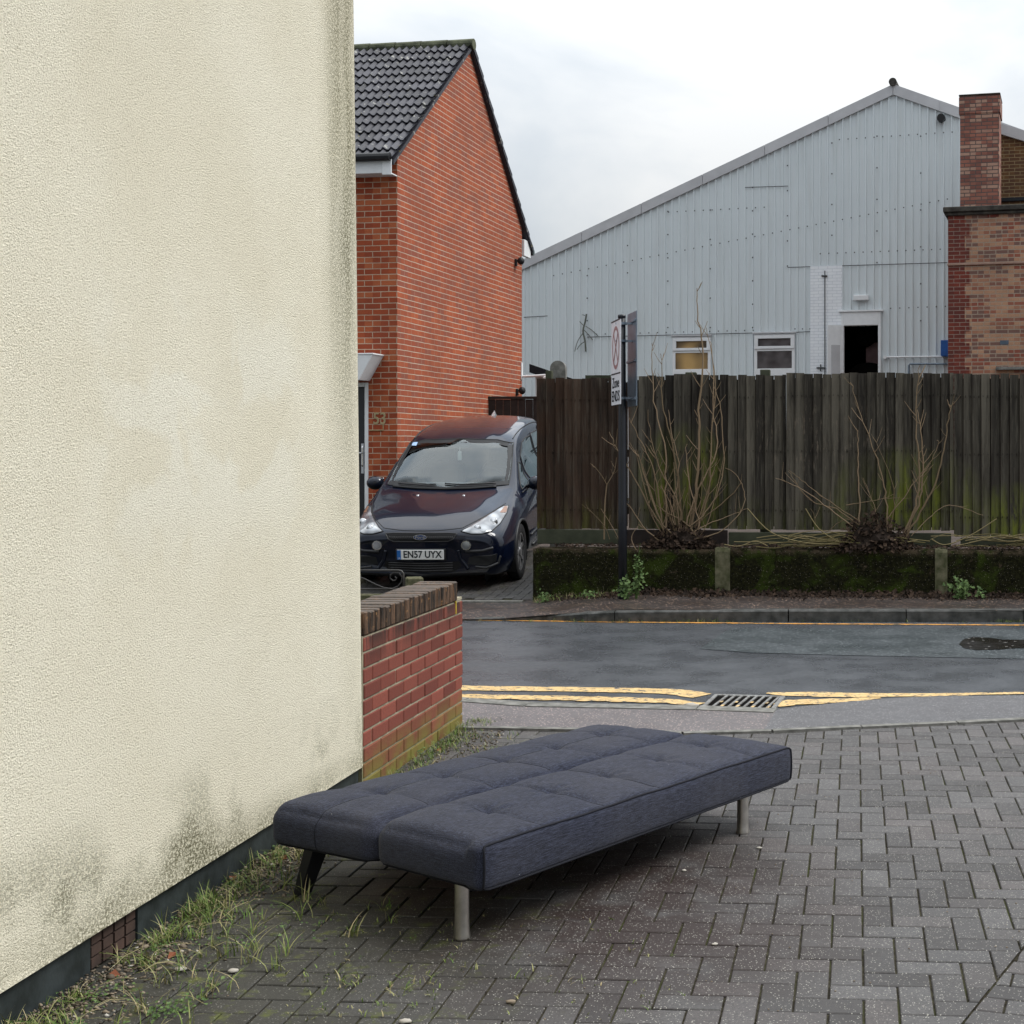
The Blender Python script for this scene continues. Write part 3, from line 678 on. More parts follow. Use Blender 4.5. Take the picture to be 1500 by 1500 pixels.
# local axes: x along the length, y towards the house (back), z up
LN = 1.825
def cushion(name, y0, y1, z0, z1_, piped_front, tiltdeg, puff, seed):
    nx, ny, nz_ = 150, 46, 12
    bm = bmesh.new(); bmesh.ops.create_cube(bm, size=1)
    bm.free()
    hx, hy, hz = LN/2, (y1-y0)/2, (z1_-z0)/2
    vs = {}; b = MB()
    bx = [LN/5*(k+.5)+(.5-(k+.5)/5)*.29 for k in range(5)]
    bx = [.295+.3125*k for k in range(5)]
    yb = hy*.02
    def P(i, j, k):
        x = -hx+2*hx*i/nx; y = -hy+2*hy*j/ny; z = -hz+2*hz*k/nz_
        top = max(0, min(1, (z+hz)/(2*hz)))
        def rr(edge): return edge
        r = .064
        q = Vector((max(-hx+r, min(hx-r, x)), max(-hy+r, min(hy-r, y)), max(-hz+.02, min(hz-r, z))))
        d = Vector((x, y, z))-q
        if piped_front and y < -hy+r:            # sharp seam along the front edge
            q.y = max(-hy+.012, y) if False else q.y
            rf = .018
            q = Vector((q.x, max(-hy+rf, y), max(-hz+.012, min(hz-rf, z)))); d = Vector((x, y, z))-q
            if d.length > 1e-6:
                m_ = max(abs(d.x)/.064 if abs(d.x) > 0 else 0, abs(d.y)/rf, abs(d.z)/rf)
                p = q+Vector((d.x, d.y, d.z)).normalized()*Vector((abs(d.x), abs(d.y), abs(d.z))).length*.0+d.normalized()*(rf if abs(d.x) < .001 else r*max(abs(d.x)/r, 0))
                if abs(d.x) > .001:
                    dn = Vector((d.x/r, d.y/rf, d.z/rf)); mm = max(abs(dn.x), abs(dn.y), abs(dn.z)); dn = dn.normalized()*mm
                    p = q+Vector((dn.x*r, dn.y*rf, dn.z*rf))
                else:
                    dn = Vector((0, d.y/rf, d.z/rf)); mm = max(abs(dn.y), abs(dn.z)); dn = dn.normalized()*mm; p = q+Vector((0, dn.y*rf, dn.z*rf))
            else: p = q
        else:
            if d.length > 1e-6:
                dz_r = r if z > 0 else .02
                dn = Vector((d.x/r, d.y/r, d.z/dz_r)); mm = max(abs(dn.x), abs(dn.y), abs(dn.z)); dn = dn.normalized()*mm
                p = q+Vector((dn.x*r, dn.y*r, dn.z*dz_r))
            else: p = q
        X = x+hx
        ex = min(1, max(0, (hx-abs(x))/.10)); ey = min(1, max(0, (hy-abs(y))/.10)); e = math.sqrt(ex)*math.sqrt(ey)
        up = top*top
        crown = puff*(1-(y/hy)**2)**.6*min(1, (hx-abs(x))/.16)**.6
        dzv = crown*up if z > 0 else 0
        near = 0; 
        for xb in bx:
            ddx = X-xb; ddy = y-yb
            # a cross seam, bowed, through each button
            sx_ = ddx-.030*(abs(ddy)/hy)**1.5*0
            seam = math.exp(-(sx_/.0085)**2)*.0065+math.exp(-(sx_/.045)**2)*.0045
            seam *= min(1, (hy-abs(y))/.05)
            dip = .011*math.exp(-((ddx/.045)**2+(ddy/.06)**2))+.010*math.exp(-((ddx/.018)**2+(ddy/.018)**2))
            # gathers running out of the button
            an = math.atan2(ddy, ddx); rd = math.hypot(ddx, ddy)
            gather = .0030*math.cos(an*7+seed+xb*9)*math.exp(-((rd-.06)/.035)**2)
            near += seam+dip+gather
        if z > 0: dzv -= near*up
        if not piped_front and z > 0:
            dzv -= (.005*math.exp(-((y-yb)/.008)**2)+.005*math.exp(-((y-yb)/.04)**2))*up*min(1, (hx-abs(x))/.05)
        wob = .006*noise.noise(Vector((x*3.2+seed, y*4, z*2)))+.0015*noise.noise(Vector((x*9, y*11+seed, z*5)))
        # sides bulge gently
        if abs(x) > hx-.004: p.x += math.copysign(.009*(1-(z/hz)**2)*(1-(y/hy)**4), x)
        if abs(y) > hy-.004: p.y += math.copysign((.006+.005*noise.noise(Vector((x*2.3, seed, 0))))*(1-(z/hz)**2), y)
        return Vector((p.x+hx, p.y+(y0+y1)/2, p.z+(z0+z1_)/2+dzv+wob*(1 if z > -.05 else .3)))
    def vid(i, j, k):
        if (i, j, k) not in vs: vs[(i, j, k)] = len(b.v); b.v.append(tuple(P(i, j, k)))
        return vs[(i, j, k)]
    def quad(*c): b.f.append([vid(*x) for x in c]); b.m.append(0); b.t.append(.5)
    for i in range(nx):
        for j in range(ny): quad((i, j, nz_), (i+1, j, nz_), (i+1, j+1, nz_), (i, j+1, nz_)); quad((i, j, 0), (i, j+1, 0), (i+1, j+1, 0), (i+1, j, 0))
        for k in range(nz_): quad((i, 0, k), (i+1, 0, k), (i+1, 0, k+1), (i, 0, k+1)); quad((i, ny, k), (i, ny, k+1), (i+1, ny, k+1), (i+1, ny, k))
    for j in range(ny):
        for k in range(nz_): quad((0, j, k), (0, j, k+1), (0, j+1, k+1), (0, j+1, k)); quad((nx, j, k), (nx, j+1, k), (nx, j+1, k+1), (nx, j, k+1))
    piv = Vector((0, y0, (z0+z1_)/2)); Rt = Matrix.Translation(piv) @ Matrix.Rotation(R(tiltdeg), 4, 'X') @ Matrix.Translation(-piv)
    b.v = [tuple(Rt @ Vector(v)) for v in b.v]
    o = b.build(name, M['fabric'], sofa, smooth=True, uv=False)
    pm = MB()
    def PT(i, j, k, off=.0015): 
        p = P(i, j, k); return Rt @ p
    if piped_front:
        f = [PT(0, 0, 0)]+[PT(0, 0, k)+Vector((-.002, -.002, 0)) for k in range(1, nz_+1)]+[PT(i, 0, nz_)+Vector((0, -.001, .001)) for i in range(1, nx, 3)]+[PT(nx, 0, k)+Vector((.002, -.002, 0)) for k in range(nz_, -1, -1)]
        pm.tube(f, .0042, 6)
    bt = [PT(0, ny, 0)]+[PT(0, j, 0)+Vector((-.002, 0, -.002)) for j in range(ny-2, 1, -4)]+[PT(0, 0, 0)]+[PT(i, 0, 0)+Vector((0, -.001, -.002)) for i in range(3, nx-2, 6)]+[PT(nx, 0, 0)]+[PT(nx, j, 0) for j in range(4, ny, 5)]+[PT(nx, ny, 0)]
    pm.tube(bt, .004, 6)
    sm = []
    for xb in bx:       # stitched cross seams
        ii = round(xb/LN*nx)
        pm.tube([PT(ii, j, nz_)+Vector((0, 0, .0002)) for j in range(1 if piped_front else 3, ny-1, 2)], .0016, 5)
        if not piped_front:
            pass
    if not piped_front:
        jj = round((yb+hy)/(2*hy)*ny)
        pm.tube([PT(0, jj, k)+Vector((-.0005, 0, 0)) for k in range(0, nz_+1)]+[PT(i, jj, nz_)+Vector((0, 0, .0003)) for i in range(1, nx, 2)], .0016, 5)
    pm.build('piping', M['piping'], o, smooth=True, uv=False)
    return o
cushion('seat_cushion', 0, .535, .186, .336, True, 0, .022, 1.3)
cushion('back_cushion', .54, 1.135, .182, .326, False, -2.2, .026, 5.1)
b = MB(); b.box(.12, .10, .162, 1.70, .97, .185); b.build('base_frame', M['legblack'], sofa)
invs = (Matrix.Translation(P0) @ Matrix.Rotation(sa, 4, 'Z')).inverted()
for p in (G(667, 1378), G(1088, 1220)):
    q = invs @ p; q.x = max(q.x, .045); q.x = min(q.x, LN-.05); q.y = max(q.y, .035); b = MB()
    N_ = 28; prof = [(.0275, 0), (.0285, .003), (.0285, .006), (.0262, .02), (.0245, .06), (.024, .190)]
    for r_, z in prof:
        for k in range(N_): b.v.append((q.x+r_*math.cos(2*math.pi*k/N_), q.y+r_*math.sin(2*math.pi*k/N_), z))
    for i in range(len(prof)-1):
        for k in range(N_): b.f.append([i*N_+k, i*N_+(k+1) % N_, (i+1)*N_+(k+1) % N_, (i+1)*N_+k]); b.m.append(0); b.t.append(.5)
    b.f.append(list(range(N_))); b.m.append(0); b.t.append(.5)
    b.build('metal_leg', M['chrome'], sofa, smooth=True)
for p, dx in ((G(443, 1308), .03), (G(443, 1308)+U*1.35, -.03)):
    q = invs @ p; b = MB()
    t = Vector((q.x+dx, q.y-.05, .182)); f0, f1 = .026, .036
    vs = [(q.x+sx_*f0, q.y+sy*f0*.7, 0) for sx_, sy in ((-1, -1), (1, -1), (1, 1), (-1, 1))]+[(t.x+sx_*f1, t.y+sy*f1*.7, t.z) for sx_, sy in ((-1, -1), (1, -1), (1, 1), (-1, 1))]
    b.add(vs, [(0, 3, 2, 1), (4, 5, 6, 7), (0, 1, 5, 4), (1, 2, 6, 5), (2, 3, 7, 6), (3, 0, 4, 7)])
    o = b.build('splayed_leg', M['legblack'], sofa); tag(o, 'black splayed leg under the back cushion')
# ============================================================ HOUSE 53
HA = math.atan(.145)
hs = empty('brick_house', (-5.24, 18.5, 0), -HA, 'orange-red brick end house with dark tiled roof, number 53 and black front door', 'house')
GD, EV, AP = 5.16, 5.66, 7.93      # depth, eaves height, apex
gp = [(0, 0), (GD, 0), (GD, EV-.12), (GD*.515, AP), (0, EV)]
b = MB(); b.add([(0, y, z) for y, z in gp], [(0, 1, 2, 3, 4)]); b.build('gable_wall', M['brickg'], hs)
DX0, DX1, DZ0, DZ1 = -1.30, -.42, .45, 2.56     # door opening
b = MB()
b.add([(0, 0, 0), (0, 0, EV), (DX1, 0, EV), (DX1, 0, 0)], [(0, 1, 2, 3)])
b.add([(DX1, 0, DZ1), (DX1, 0, EV), (DX0, 0, EV), (DX0, 0, DZ1)], [(0, 1, 2, 3)])
b.add([(DX0, 0, 0), (DX0, 0, EV), (-7, 0, EV), (-7, 0, 0)], [(0, 1, 2, 3)])
b.add([(DX1, 0, 0), (DX1, 0, DZ0), (DX0, 0, DZ0), (DX0, 0, 0)], [(0, 1, 2, 3)])
b.add([(0, GD, 0), (0, GD, EV), (-7, GD, EV), (-7, GD, 0)], [(0, 1, 2, 3)])
b.add([(-7, 0, 0), (-7, GD, 0), (-7, GD, EV), (-7, GD/2, AP), (-7, 0, EV)], [(0, 1, 2, 3, 4)])
for x in (DX0, DX1): b.add([(x, 0, DZ0), (x, .12, DZ0), (x, .12, DZ1), (x, 0, DZ1)], [(0, 1, 2, 3)])
b.add([(DX0, 0, DZ1), (DX1, 0, DZ1), (DX1, .12, DZ1), (DX0, .12, DZ1)], [(0, 1, 2, 3)])
b.build('front_wall', M['brick53'], hs)
# tiled roof: courses of double-roll tiles
b = MB(); random.seed(5)
sy0, sz0 = -.24, EV-.10; sy1, sz1 = GD*.515, AP+.06
SLn = math.hypot(sy1-sy0, sz1-sz0); dy_, dz_ = (sy1-sy0)/SLn, (sz1-sz0)/SLn; nv = Vector((0, -dz_, dy_))
NR = 14; pitch = .118
for r_ in range(NR):
    x = .07; k = 0
    while x > -7.0:
        tint = random.random()
        cols = 12
        vs = []
        for c_ in range(cols+1):
            xx = x-c_*(2*pitch)/cols; ph = (c_/cols*2*pitch)/pitch*2*math.pi
            hgt = .022*max(0, math.cos(ph))+.010*math.cos(ph)
            for s_, e in ((r_*SLn/NR-.02, .030), (r_*SLn/NR-.02, .048), ((r_+1)*SLn/NR, .012)):
                vs.append(Vector((xx, sy0+dy_*s_, sz0+dz_*s_))+nv*(e+(hgt if e != .030 else 0)))
        fs = []
        for c_ in range(cols):
            a = c_*3; fs += [(a, a+3, a+4, a+1), (a+1, a+4, a+5, a+2)]
        b.add(vs, fs, tint); x -= 2*pitch
for (a, c) in (((sy0, sz0), (sy1, sz1)), ((GD+.42, EV-.50), (sy1, sz1))):
    b.add([(.055, a[0], a[1]-.06), (.055, a[0], a[1]), (.055, c[0], c[1]), (.055, c[0], c[1]-.07), (-7, a[0], a[1]-.06), (-7, a[0], a[1]), (-7, c[0], c[1]), (-7, c[0], c[1]-.07)],
          [(0, 1, 2, 3), (0, 4, 5, 1), (1, 5, 6, 2), (3, 2, 6, 7), (0, 3, 7, 4)], .1)
for i in range(13):     # tile edges showing on the rear verge
    t0, t1 = i/13, (i+1)/13
    p = Vector((0, sy1, sz1)).lerp(Vector((0, GD+.42, EV-.50)), t0); q = Vector((0, sy1, sz1)).lerp(Vector((0, GD+.42, EV-.50)), t1)
    b.add([(.075, p.y, p.z-.05), (.075, p.y, p.z+.03), (.075, q.y, q.z+.075), (.075, q.y, q.z-.03), (-7, p.y, p.z-.05), (-7, p.y, p.z+.03), (-7, q.y, q.z+.075), (-7, q.y, q.z-.03)],
          [(0, 1, 2, 3), (1, 5, 6, 2), (3, 2, 6, 7), (0, 3, 7, 4), (0, 4, 5, 1)], .15)
rf = b.build('roof', M['tile'], hs)
b = MB(); x = .09
while x > -7:
    b.tube([(x-.005, sy1, sz1+.01), (x-.42, sy1, sz1+.01)], [.088, .082], 12, random.random()); x -= .43
b.build('ridge_tiles', M['ridge'], rf)
b = MB(); b.tube([(.03, -.30, EV-.06), (-7, -.30, EV-.06)], .058, 10); b.build('gutter', M['black'], hs)
b = MB(); b.bbox(-7, -.25, EV-.27, .02, -.232, EV-.10); b.box(-7, -.2305, EV-.27, -.002, -.003, EV-.255)
b.bbox(-.10, -.27, EV-.30, .035, -.252, EV-.07, .006); b.build('fascia', M['white'], hs)
b = MB(); b.bbox(-.02, GD+.02, EV-.62, .04, GD+.36, EV-.33, .006); b.build('rear_box_end', M['white'], hs)
b = MB(); b.tube([(.07, GD+.44, EV-.50), (-1.5, GD+.44, EV-.50)], .055, 8); b.build('rear_gutter', simple('green_grey_gutter', (.10, .13, .13), .6), hs)
# door, frame, canopy, handle, house number
d = MB(); d.bbox(DX0+.06, .045, DZ0+.02, DX1-.062, .09, DZ1-.065, .004); dr = d.build('door', M['doorb'], hs)
b = MB(); b.tube([(DX1-.105, .045, 1.40), (DX1-.105, .035, 1.42), (DX1-.105, .035, 1.66), (DX1-.105, .045, 1.68)], .014, 8); b.bbox(DX1-.125, .034, 1.30, DX1-.085, .046, 1.72)
b.tube([(DX1-.105, .03, 1.585), (DX1-.105, .0, 1.585), (DX1-.23, -.005, 1.585)], .011, 8); b.build('handle', M['silver'], dr)
b = MB(); b.bbox(DX1-.058, .0, DZ0, DX1+.0, .08, DZ1); b.bbox(DX0, .0, DZ0, DX0+.058, .08, DZ1); b.bbox(DX0+.06, .0, DZ1-.06, DX1-.06, .08, DZ1); b.build('door_frame', M['white'], hs)
b = MB(); cz0, cz1 = 2.58, 2.92     # flared canopy: narrower below
ca = [(-1.32, -.335, cz0), (-.40, -.335, cz0), (-.40, .0, cz0), (-1.32, .0, cz0), (-1.55, -.34, cz1), (-.20, -.34, cz1), (-.20, .0, cz1), (-1.55, .0, cz1)]
b.add(ca, [(0, 3, 2, 1), (4, 5, 6, 7), (0, 1, 5, 4), (1, 2, 6, 5), (3, 0, 4, 7)]); b.bbox(-1.56, -.35, cz1, -.19, .0, cz1+.02, .004); b.build('door_canopy', M['white'], hs)
Rx = Matrix.Rotation(R(90), 4, 'X')
for wx, wz, ww, wh_ in ((-3.9, 1.35, 1.7, 1.25), (-1.9, 3.55, 1.0, 1.15), (-4.3, 3.55, 1.5, 1.15)):
    b = MB(); e = .07
    b.bbox(wx, -.03, wz, wx+ww, .02, wz+e); b.bbox(wx, -.03, wz+wh_-e, wx+ww, .02, wz+wh_); b.bbox(wx, -.03, wz+e, wx+e, .02, wz+wh_-e); b.bbox(wx+ww-e, -.03, wz+e, wx+ww, .02, wz+wh_-e); b.bbox(wx+ww/2-.04, -.03, wz+e, wx+ww/2+.04, .02, wz+wh_-e)
    wdo = b.build('window', M['white'], hs); b = MB(); b.box(wx+e, -.014, wz+e, wx+ww-e, -.004, wz+wh_-e); b.build('pane', M['greyp'], wdo)
text_mesh('house_number', '53', .23, M['gold'], Matrix.Translation((-.255, -.004, 2.055)) @ Rx, hs, .004, .004, .85)
b = MB(); b.tube([(-.40, -.01, 1.90), (-.20, -.01, 1.90), (-.20, -.01, 2.0)], .009, 6); b.build('bell_wire', M['gold'], hs)
for y, z in ((GD-.36, 4.90), (GD-.30, 2.66)):
    b = MB(); b.bbox(.0, y-.03, z-.09, .035, y+.03, z+.03); b.ball((.10, y+.02, z), .062, (1, 1, 1.1), 2); b.tube([(.02, y, z), (.1, y, z)], .018, 6); b.build('security_lamp', M['black'], hs)
b = MB(); zz = 2.92; b.bbox(.0, GD-.06, zz-.06, .02, GD+.0, zz+.24); b.tube([(.015, GD-.03, zz), (.16, GD-.05, zz), (.52, GD-.05, zz+.02)], .022, 8)
b.bbox(.42, GD-.13, zz-.22, .62, GD+.01, zz+.0, .02); b.bbox(.50, GD-.12, zz+.0, .70, GD+.0, zz+.10, .03); b.build('white_floodlight', M['white'], hs)
b = MB(); b.box(.0, 3.55, 2.27, .012, 3.62, 2.52); b.build('pale_vent', M['gold'], hs)

# lean-to shed at the back of the side passage
sh = empty('lean_to_shed', (-4.55, 25.2, .7), 0, 'small grey corrugated shed with sloping black roof edge behind the brick house', 'shed')
b = MB(); x = 0
while x < 3.6:
    zr = lambda x_: 2.34-.36*x_*.95
    b.add([(x, 0, 0), (x+.09, 0, 0), (x+.09, 0, zr(x+.09)), (x, 0, zr(x))], [(0, 1, 2, 3)]); b.add([(x+.09, 0, 0), (x+.10, -.02, 0), (x+.10, -.02, zr(x+.1)), (x+.09, 0, zr(x+.09))], [(0, 1, 2, 3)])
    b.add([(x+.10, -.02, 0), (x+.14, -.02, 0), (x+.14, -.02, zr(x+.14)), (x+.10, -.02, zr(x+.1))], [(0, 1, 2, 3)]); b.add([(x+.14, -.02, 0), (x+.15, 0, 0), (x+.15, 0, zr(x+.15)), (x+.14, -.02, zr(x+.14))], [(0, 1, 2, 3)])
    x += .15
b.add([(0, .02, 0), (3.6, .02, 0), (3.6, 2, 0), (0, 2, 0), (0, .02, 2.3), (3.6, .02, 1.08), (3.6, 2, 1.08), (0, 2, 2.3)], [(0, 1, 5, 4), (1, 2, 6, 5), (2, 3, 7, 6), (3, 0, 4, 7)])
b.build('wall', M['clad'], sh)
b = MB(); s_ = .342
b.add([(-.1, -.08, 2.38), (3.7, -.08, 2.38-3.8*s_), (3.7, 2.1, 2.38-3.8*s_), (-.1, 2.1, 2.38), (-.1, -.08, 2.54), (3.7, -.08, 2.54-3.8*s_), (3.7, 2.1, 2.54-3.8*s_), (-.1, 2.1, 2.54)], [(0, 3, 2, 1), (4, 5, 6, 7), (0, 1, 5, 4), (1, 2, 6, 5), (2, 3, 7, 6), (3, 0, 4, 7)])
b.build('roof', M['slate'], sh)
# dark side gate
gt = empty('side_gate', (-4.74, 22.0, .66), 0, 'dark brown boarded side gate between the brick house and the fence, behind the car', 'gate')
b = MB(); x = 0; random.seed(9)
while x < 1.85:
    b.bbox(x, -.02, 0, x+.118, 0, 1.80+random.uniform(-.004, .004), .003, random.random()); x += .122
b.box(0, .002, .3, 1.9, .05, .4); b.box(0, .002, 1.4, 1.9, .05, 1.5); b.build('boards', M['darkfence'], gt)
b = MB(); b.bbox(-.01, -.045, 1.802, 1.88, .02, 1.845, .004); b.build('top_rail', M['darkfence'], gt)

# ============================================================ MOSSY RETAINING WALL, FENCE
WA = -math.atan(.075)
wl = empty('retaining_wall', (-2.63, 14.42, 0), WA, 'low concrete retaining wall thick with dark moss under the wooden fence', 'wall')
WLn = 7.4
def rough_block(b, x0, x1, y0, y1, z0, z1_, amp=.012, tint=.5, top_j=.012):
    nx_ = max(2, int((x1-x0)/.035)); nzz = max(2, int((z1_-z0)/.035)); sv = x0*3.1
    def D(x, z, y): return y+amp*(noise.noise(Vector((x*5, z*5, sv)))+.6*noise.noise(Vector((x*16, z*16, 2))))
    vs = []; fs = []
    for i in range(nx_+1):
        for j in range(nzz+1):
            x = x0+(x1-x0)*i/nx_; z = z0+(z1_-z0)*j/nzz
            if j == nzz: z += top_j*noise.noise(Vector((x*6, 7, 1)))
            vs.append((x, D(x, z, y0)+(.012 if j == nzz else 0), z))
    for i in range(nx_):
        for j in range(nzz): a = i*(nzz+1)+j; fs.append((a, a+nzz+1, a+nzz+2, a+1))
    k = len(vs)
    for i in range(nx_+1):
        x = x0+(x1-x0)*i/nx_; vs.append((x, y1, z1_+.004+top_j*noise.noise(Vector((x*6, 9, 1)))))
    for i in range(nx_): a = i*(nzz+1)+nzz; fs.append((a, a+nzz+1, k+i+1, k+i))
    k2 = len(vs); vs += [(x0, y1, z0), (x1, y1, z0)]
    fs.append(tuple([j for j in range(nzz+1)]+[k, k2])); e0 = nx_*(nzz+1); fs.append(tuple([e0+j for j in range(nzz+1)]+[k+nx_, k2+1]))
    b.add(vs, fs, tint)
random.seed(2)
xs_ = [0.0, 1.95, 4.30, 5.9, 7.6]
b = MB()
rough_block(b, 0, 1.96, 0, .30, -.03, .565); rough_block(b, 2.13, 4.28, .008, .30, -.03, .572); rough_block(b, 4.42, 7.6, 0, .30, -.03, .572)
b.build('mossy_wall', M['moss'], wl)
for x0_, x1_ in ((1.965, 2.125), (4.285, 4.415)):
    b = MB(); rough_block(b, x0_, x1_, -.006, .30, -.03, .585, .006); o = b.build('pier', M['pier'], wl)
fn = empty('timber_fence', (-2.635, 14.74, 0), WA, 'tall weathered close-board timber fence with green algae standing on the mossy wall', 'fence')
def fence_panel(x0, x1, z0, ztop, seed, dy=0.0):
    random.seed(seed); b = MB(); x = x0
    while x < x1-.02:
        w = .0935; o1 = random.uniform(-.002, .003); tn = random.uniform(-.004, .004); zt_ = ztop+random.uniform(-.014, .008); zb = z0+random.uniform(-.006, .006)
        x2 = min(x+w+random.uniform(-.002, .0015), x1+.012); t = random.random(); n = 7
        # feather-edge board: thick edge proud, thin edge tucked under the next
        def W(x_, z_, d): return (x_+tn*(z_-z0), d+dy+.004*noise.noise(Vector((x_*3, z_*1.3, seed))), z_)
        for k in range(n):
            za, zc = zb+(zt_-zb)*k/n, zb+(zt_-zb)*(k+1)/n
            vs = [W(x, za, -.030+o1), W(x2, za, -.005+o1), W(x2, zc, -.005+o1), W(x, zc, -.030+o1), W(x, za, .0), W(x2, za, .0), W(x2, zc, .0), W(x, zc, .0)]
            fs = [(0, 1, 2, 3), (0, 3, 7, 4), (1, 5, 6, 2)]
            if k == 0: fs.append((0, 4, 5, 1))
            if k == n-1: fs.append((3, 2, 6, 7))
            b.add(vs, fs, t)
        for zn in (z0+.2, (z0+ztop)/2, ztop-.25):
            for xn in (.02, .07): b.box(x+xn-.003+tn*(zn-z0), -.031+dy, zn+random.uniform(-.012, .012), x+xn+.003+tn*(zn-z0), -.01+dy, zn+random.uniform(.014, .02), 0.0)
        x += .0985+random.uniform(-.003, .003)
    b.box(x0+.005, .003+dy, z0+.03, x1-.005, .010+dy, ztop-.05, 0.0)  # added dark backing sheet, paints the shade seen in the board gaps
    for zr_ in (z0+.2, (z0+ztop)/2, ztop-.25): b.box(x0, .012+dy, zr_-.04, x1, .05+dy, zr_+.04, .3)
    return b.build('fence_panel', M['board'], fn)
fence_panel(0, 1.0, .765, 2.415, 31); fence_panel(1.012, 2.72, .77, 2.44, 32, .015); fence_panel(2.73, 4.52, .765, 2.455, 33, .004); fence_panel(4.53, 7.6, .70, 2.44, 34, .01)
b = MB(); b.bbox(.0, -.03, .60, .93, .02, .757, .006); b.build('gravel_board', M['gravelb'], fn)
b = MB(); b.bbox(2.1, .0, .58, 4.5, .03, .735, .006); b.build('gravel_board', M['gravelb'], fn)
b = MB(); b.bbox(4.6, -.01, .59, 7.6, .03, .685, .006); b.build('gravel_board', M['gravelb'], fn)
b = MB(); b.bbox(.0, -.027, .765, .018, .09, 2.40, .004); b.build('end_post', M['board'], fn)
for x, w, hgt in ((1.62, .12, 2.475), (2.44, .11, 2.50), (.07, .07, 2.5)):
    b = MB(); b.bbox(x, .055, .6, x+w, .13, hgt, .006); b.build('post', M['gravelb'], fn)
for q4 in ((.52, .80, 2.445), (1.5, 1.75, 2.455)):
    b = MB(); b.box(q4[0], .03, 2.38, q4[1], .06, q4[2]); b.build('top_rail', M['gravelb'], fn)
b = MB(); b.bbox(.94, .012, .58, 2.09, .04, .757, .006); b.build('gravel_board', M['darkfence'], fn)
cpst = empty('concrete_post', A(818, 553, 15.05)+Vector((0, 0, -1.9)), 0, 'old round-topped concrete post poking up behind the left end of the fence', 'post')
b = MB(); w = .086; poly = [(-w, 0), (w, 0)]+[(w*math.cos(R(a)), 2.0+w*math.sin(R(a))) for a in range(0, 181, 15)]
b.prism(poly, -.05, .05, Matrix.Rotation(R(90), 4, 'X')); b.build('shaft', M['conc'], cpst)

# ============================================================ ROAD SIGN
pb = G(912, 877, .09); pb.z = farz(pb.x)
ps = empty('road_sign', pb, 0, 'black sign pole with two back-to-back parking zone plates standing before the fence', 'road sign')
b = MB(); b.tube([(0, 0, 0), (0, 0, .9), (-.004, 0, 1.95), (-.008, 0, 2.92)], [.046, .044, .040, .038], 20); b.tube([(-.008, 0, 2.90), (-.008, 0, 2.93)], .041, 20); b.build('pole', M['postb'], ps, smooth=True)
def platef(dx, z0, z1_, ang, hw):
    return Matrix.Translation((dx, 0, (z0+z1_)/2)) @ Matrix.Rotation(ang, 4, 'Z')   # local X runs along the plate
def sign(dx, dyy, z0, z1_, ang, hw, flip):
    Mx = Matrix.Translation((dx, dyy, 0)) @ Matrix.Rotation(ang, 4, 'Z')
    b = MB(); b.bbox(-hw, -.004, z0, hw, .004, z1_, .002, M=Mx); return b, Mx
# left plate: face visible, facing left
an = math.atan2(-.97, .31)
b, Mx = sign(-.066, 0, 2.0, 2.87, an, .245, 0)
lp = b.build('zone_sign_plate', M['signw'], ps); tag(lp, 'white plate with a crossed red ring and the words Zone ENDS')
b, _ = sign(-.066, 0, 2.805, 2.80+.012, an, .25, 0)
# detail sits on the face with normal pointing left: local -Y side
FX = Mx @ Matrix.Rotation(R(90), 4, 'X')         # local XY plane upright, facing local -Y
ri, ro, zc = .150, .185, 2.59
b = MB(); N_ = 48
def ringf(b, r0_, r1_, yk=1.0, off=.0055):
    vs = []
    for k in range(N_):
        a = 2*math.pi*k/N_
        for r_ in (r0_, r1_): vs.append(FX @ Vector((r_*math.cos(a), zc+r_*math.sin(a)*yk, off)))
    b.add(vs, [(2*k, 2*k+1, 2*((k+1) % N_)+1, 2*((k+1) % N_)) for k in range(N_)])
ringf(b, .155, .19, 1.18)
for sgn in (1, -1):
    a = R(50)*sgn; dv = Vector((math.cos(a), math.sin(a)*1.1, 0)); nv_ = Vector((-dv.y, dv.x, 0)).normalized()*.015
    b.add([FX @ (Vector((0, zc, .0062+.0006*sgn))+dv*s_*.17+nv_*w_) for s_, w_ in ((-1, -1), (1, -1), (1, 1), (-1, 1))], [(0, 1, 2, 3)])
b.build('crossed_ring', M['signr'], lp)
b = MB(); b.box(-.245, -.0062, 2.315, .245, -.004, 2.329, M=Mx); b.build('divider', M['signk'], lp)
b = MB(); b.box(-.245, -.0062, 2.863, .245, .0062, 2.876, M=Mx); b.build('top_edge', M['signk'], lp)
text_mesh('zone_text', 'Zone', .15, M['signk'], FX @ Matrix.Translation((0, 2.225, .006)), lp, .0012, .001, 1.15)
text_mesh('ends_text', 'ENDS', .155, M['signk'], FX @ Matrix.Translation((0, 2.085, .006)), lp, .0012, .001, 1.1)
an2 = math.atan2(-.97, .32)
b, Mx2 = sign(.10, .0, 1.985, 2.955, an2, .22, 0); rp = b.build('reverse_plate', M['galv'], ps); tag(rp, 'plain grey metal back of the second sign plate')
for z in (2.86, 2.45, 2.06): b = MB(); b.bbox(-.21, -.020, z-.013, .21, -.0045, z+.013, .003, M=Mx2); b.build('channel', M['galv'], rp)
for z in (2.84, 2.66, 2.07):
    b = MB(); b.tube([(-.006, 0, z-.013), (-.006, 0, z+.013)], .048, 16); b.box(-.07, -.02, z-.01, .10, .02, z+.01); b.build('clip', M['galv'], ps)

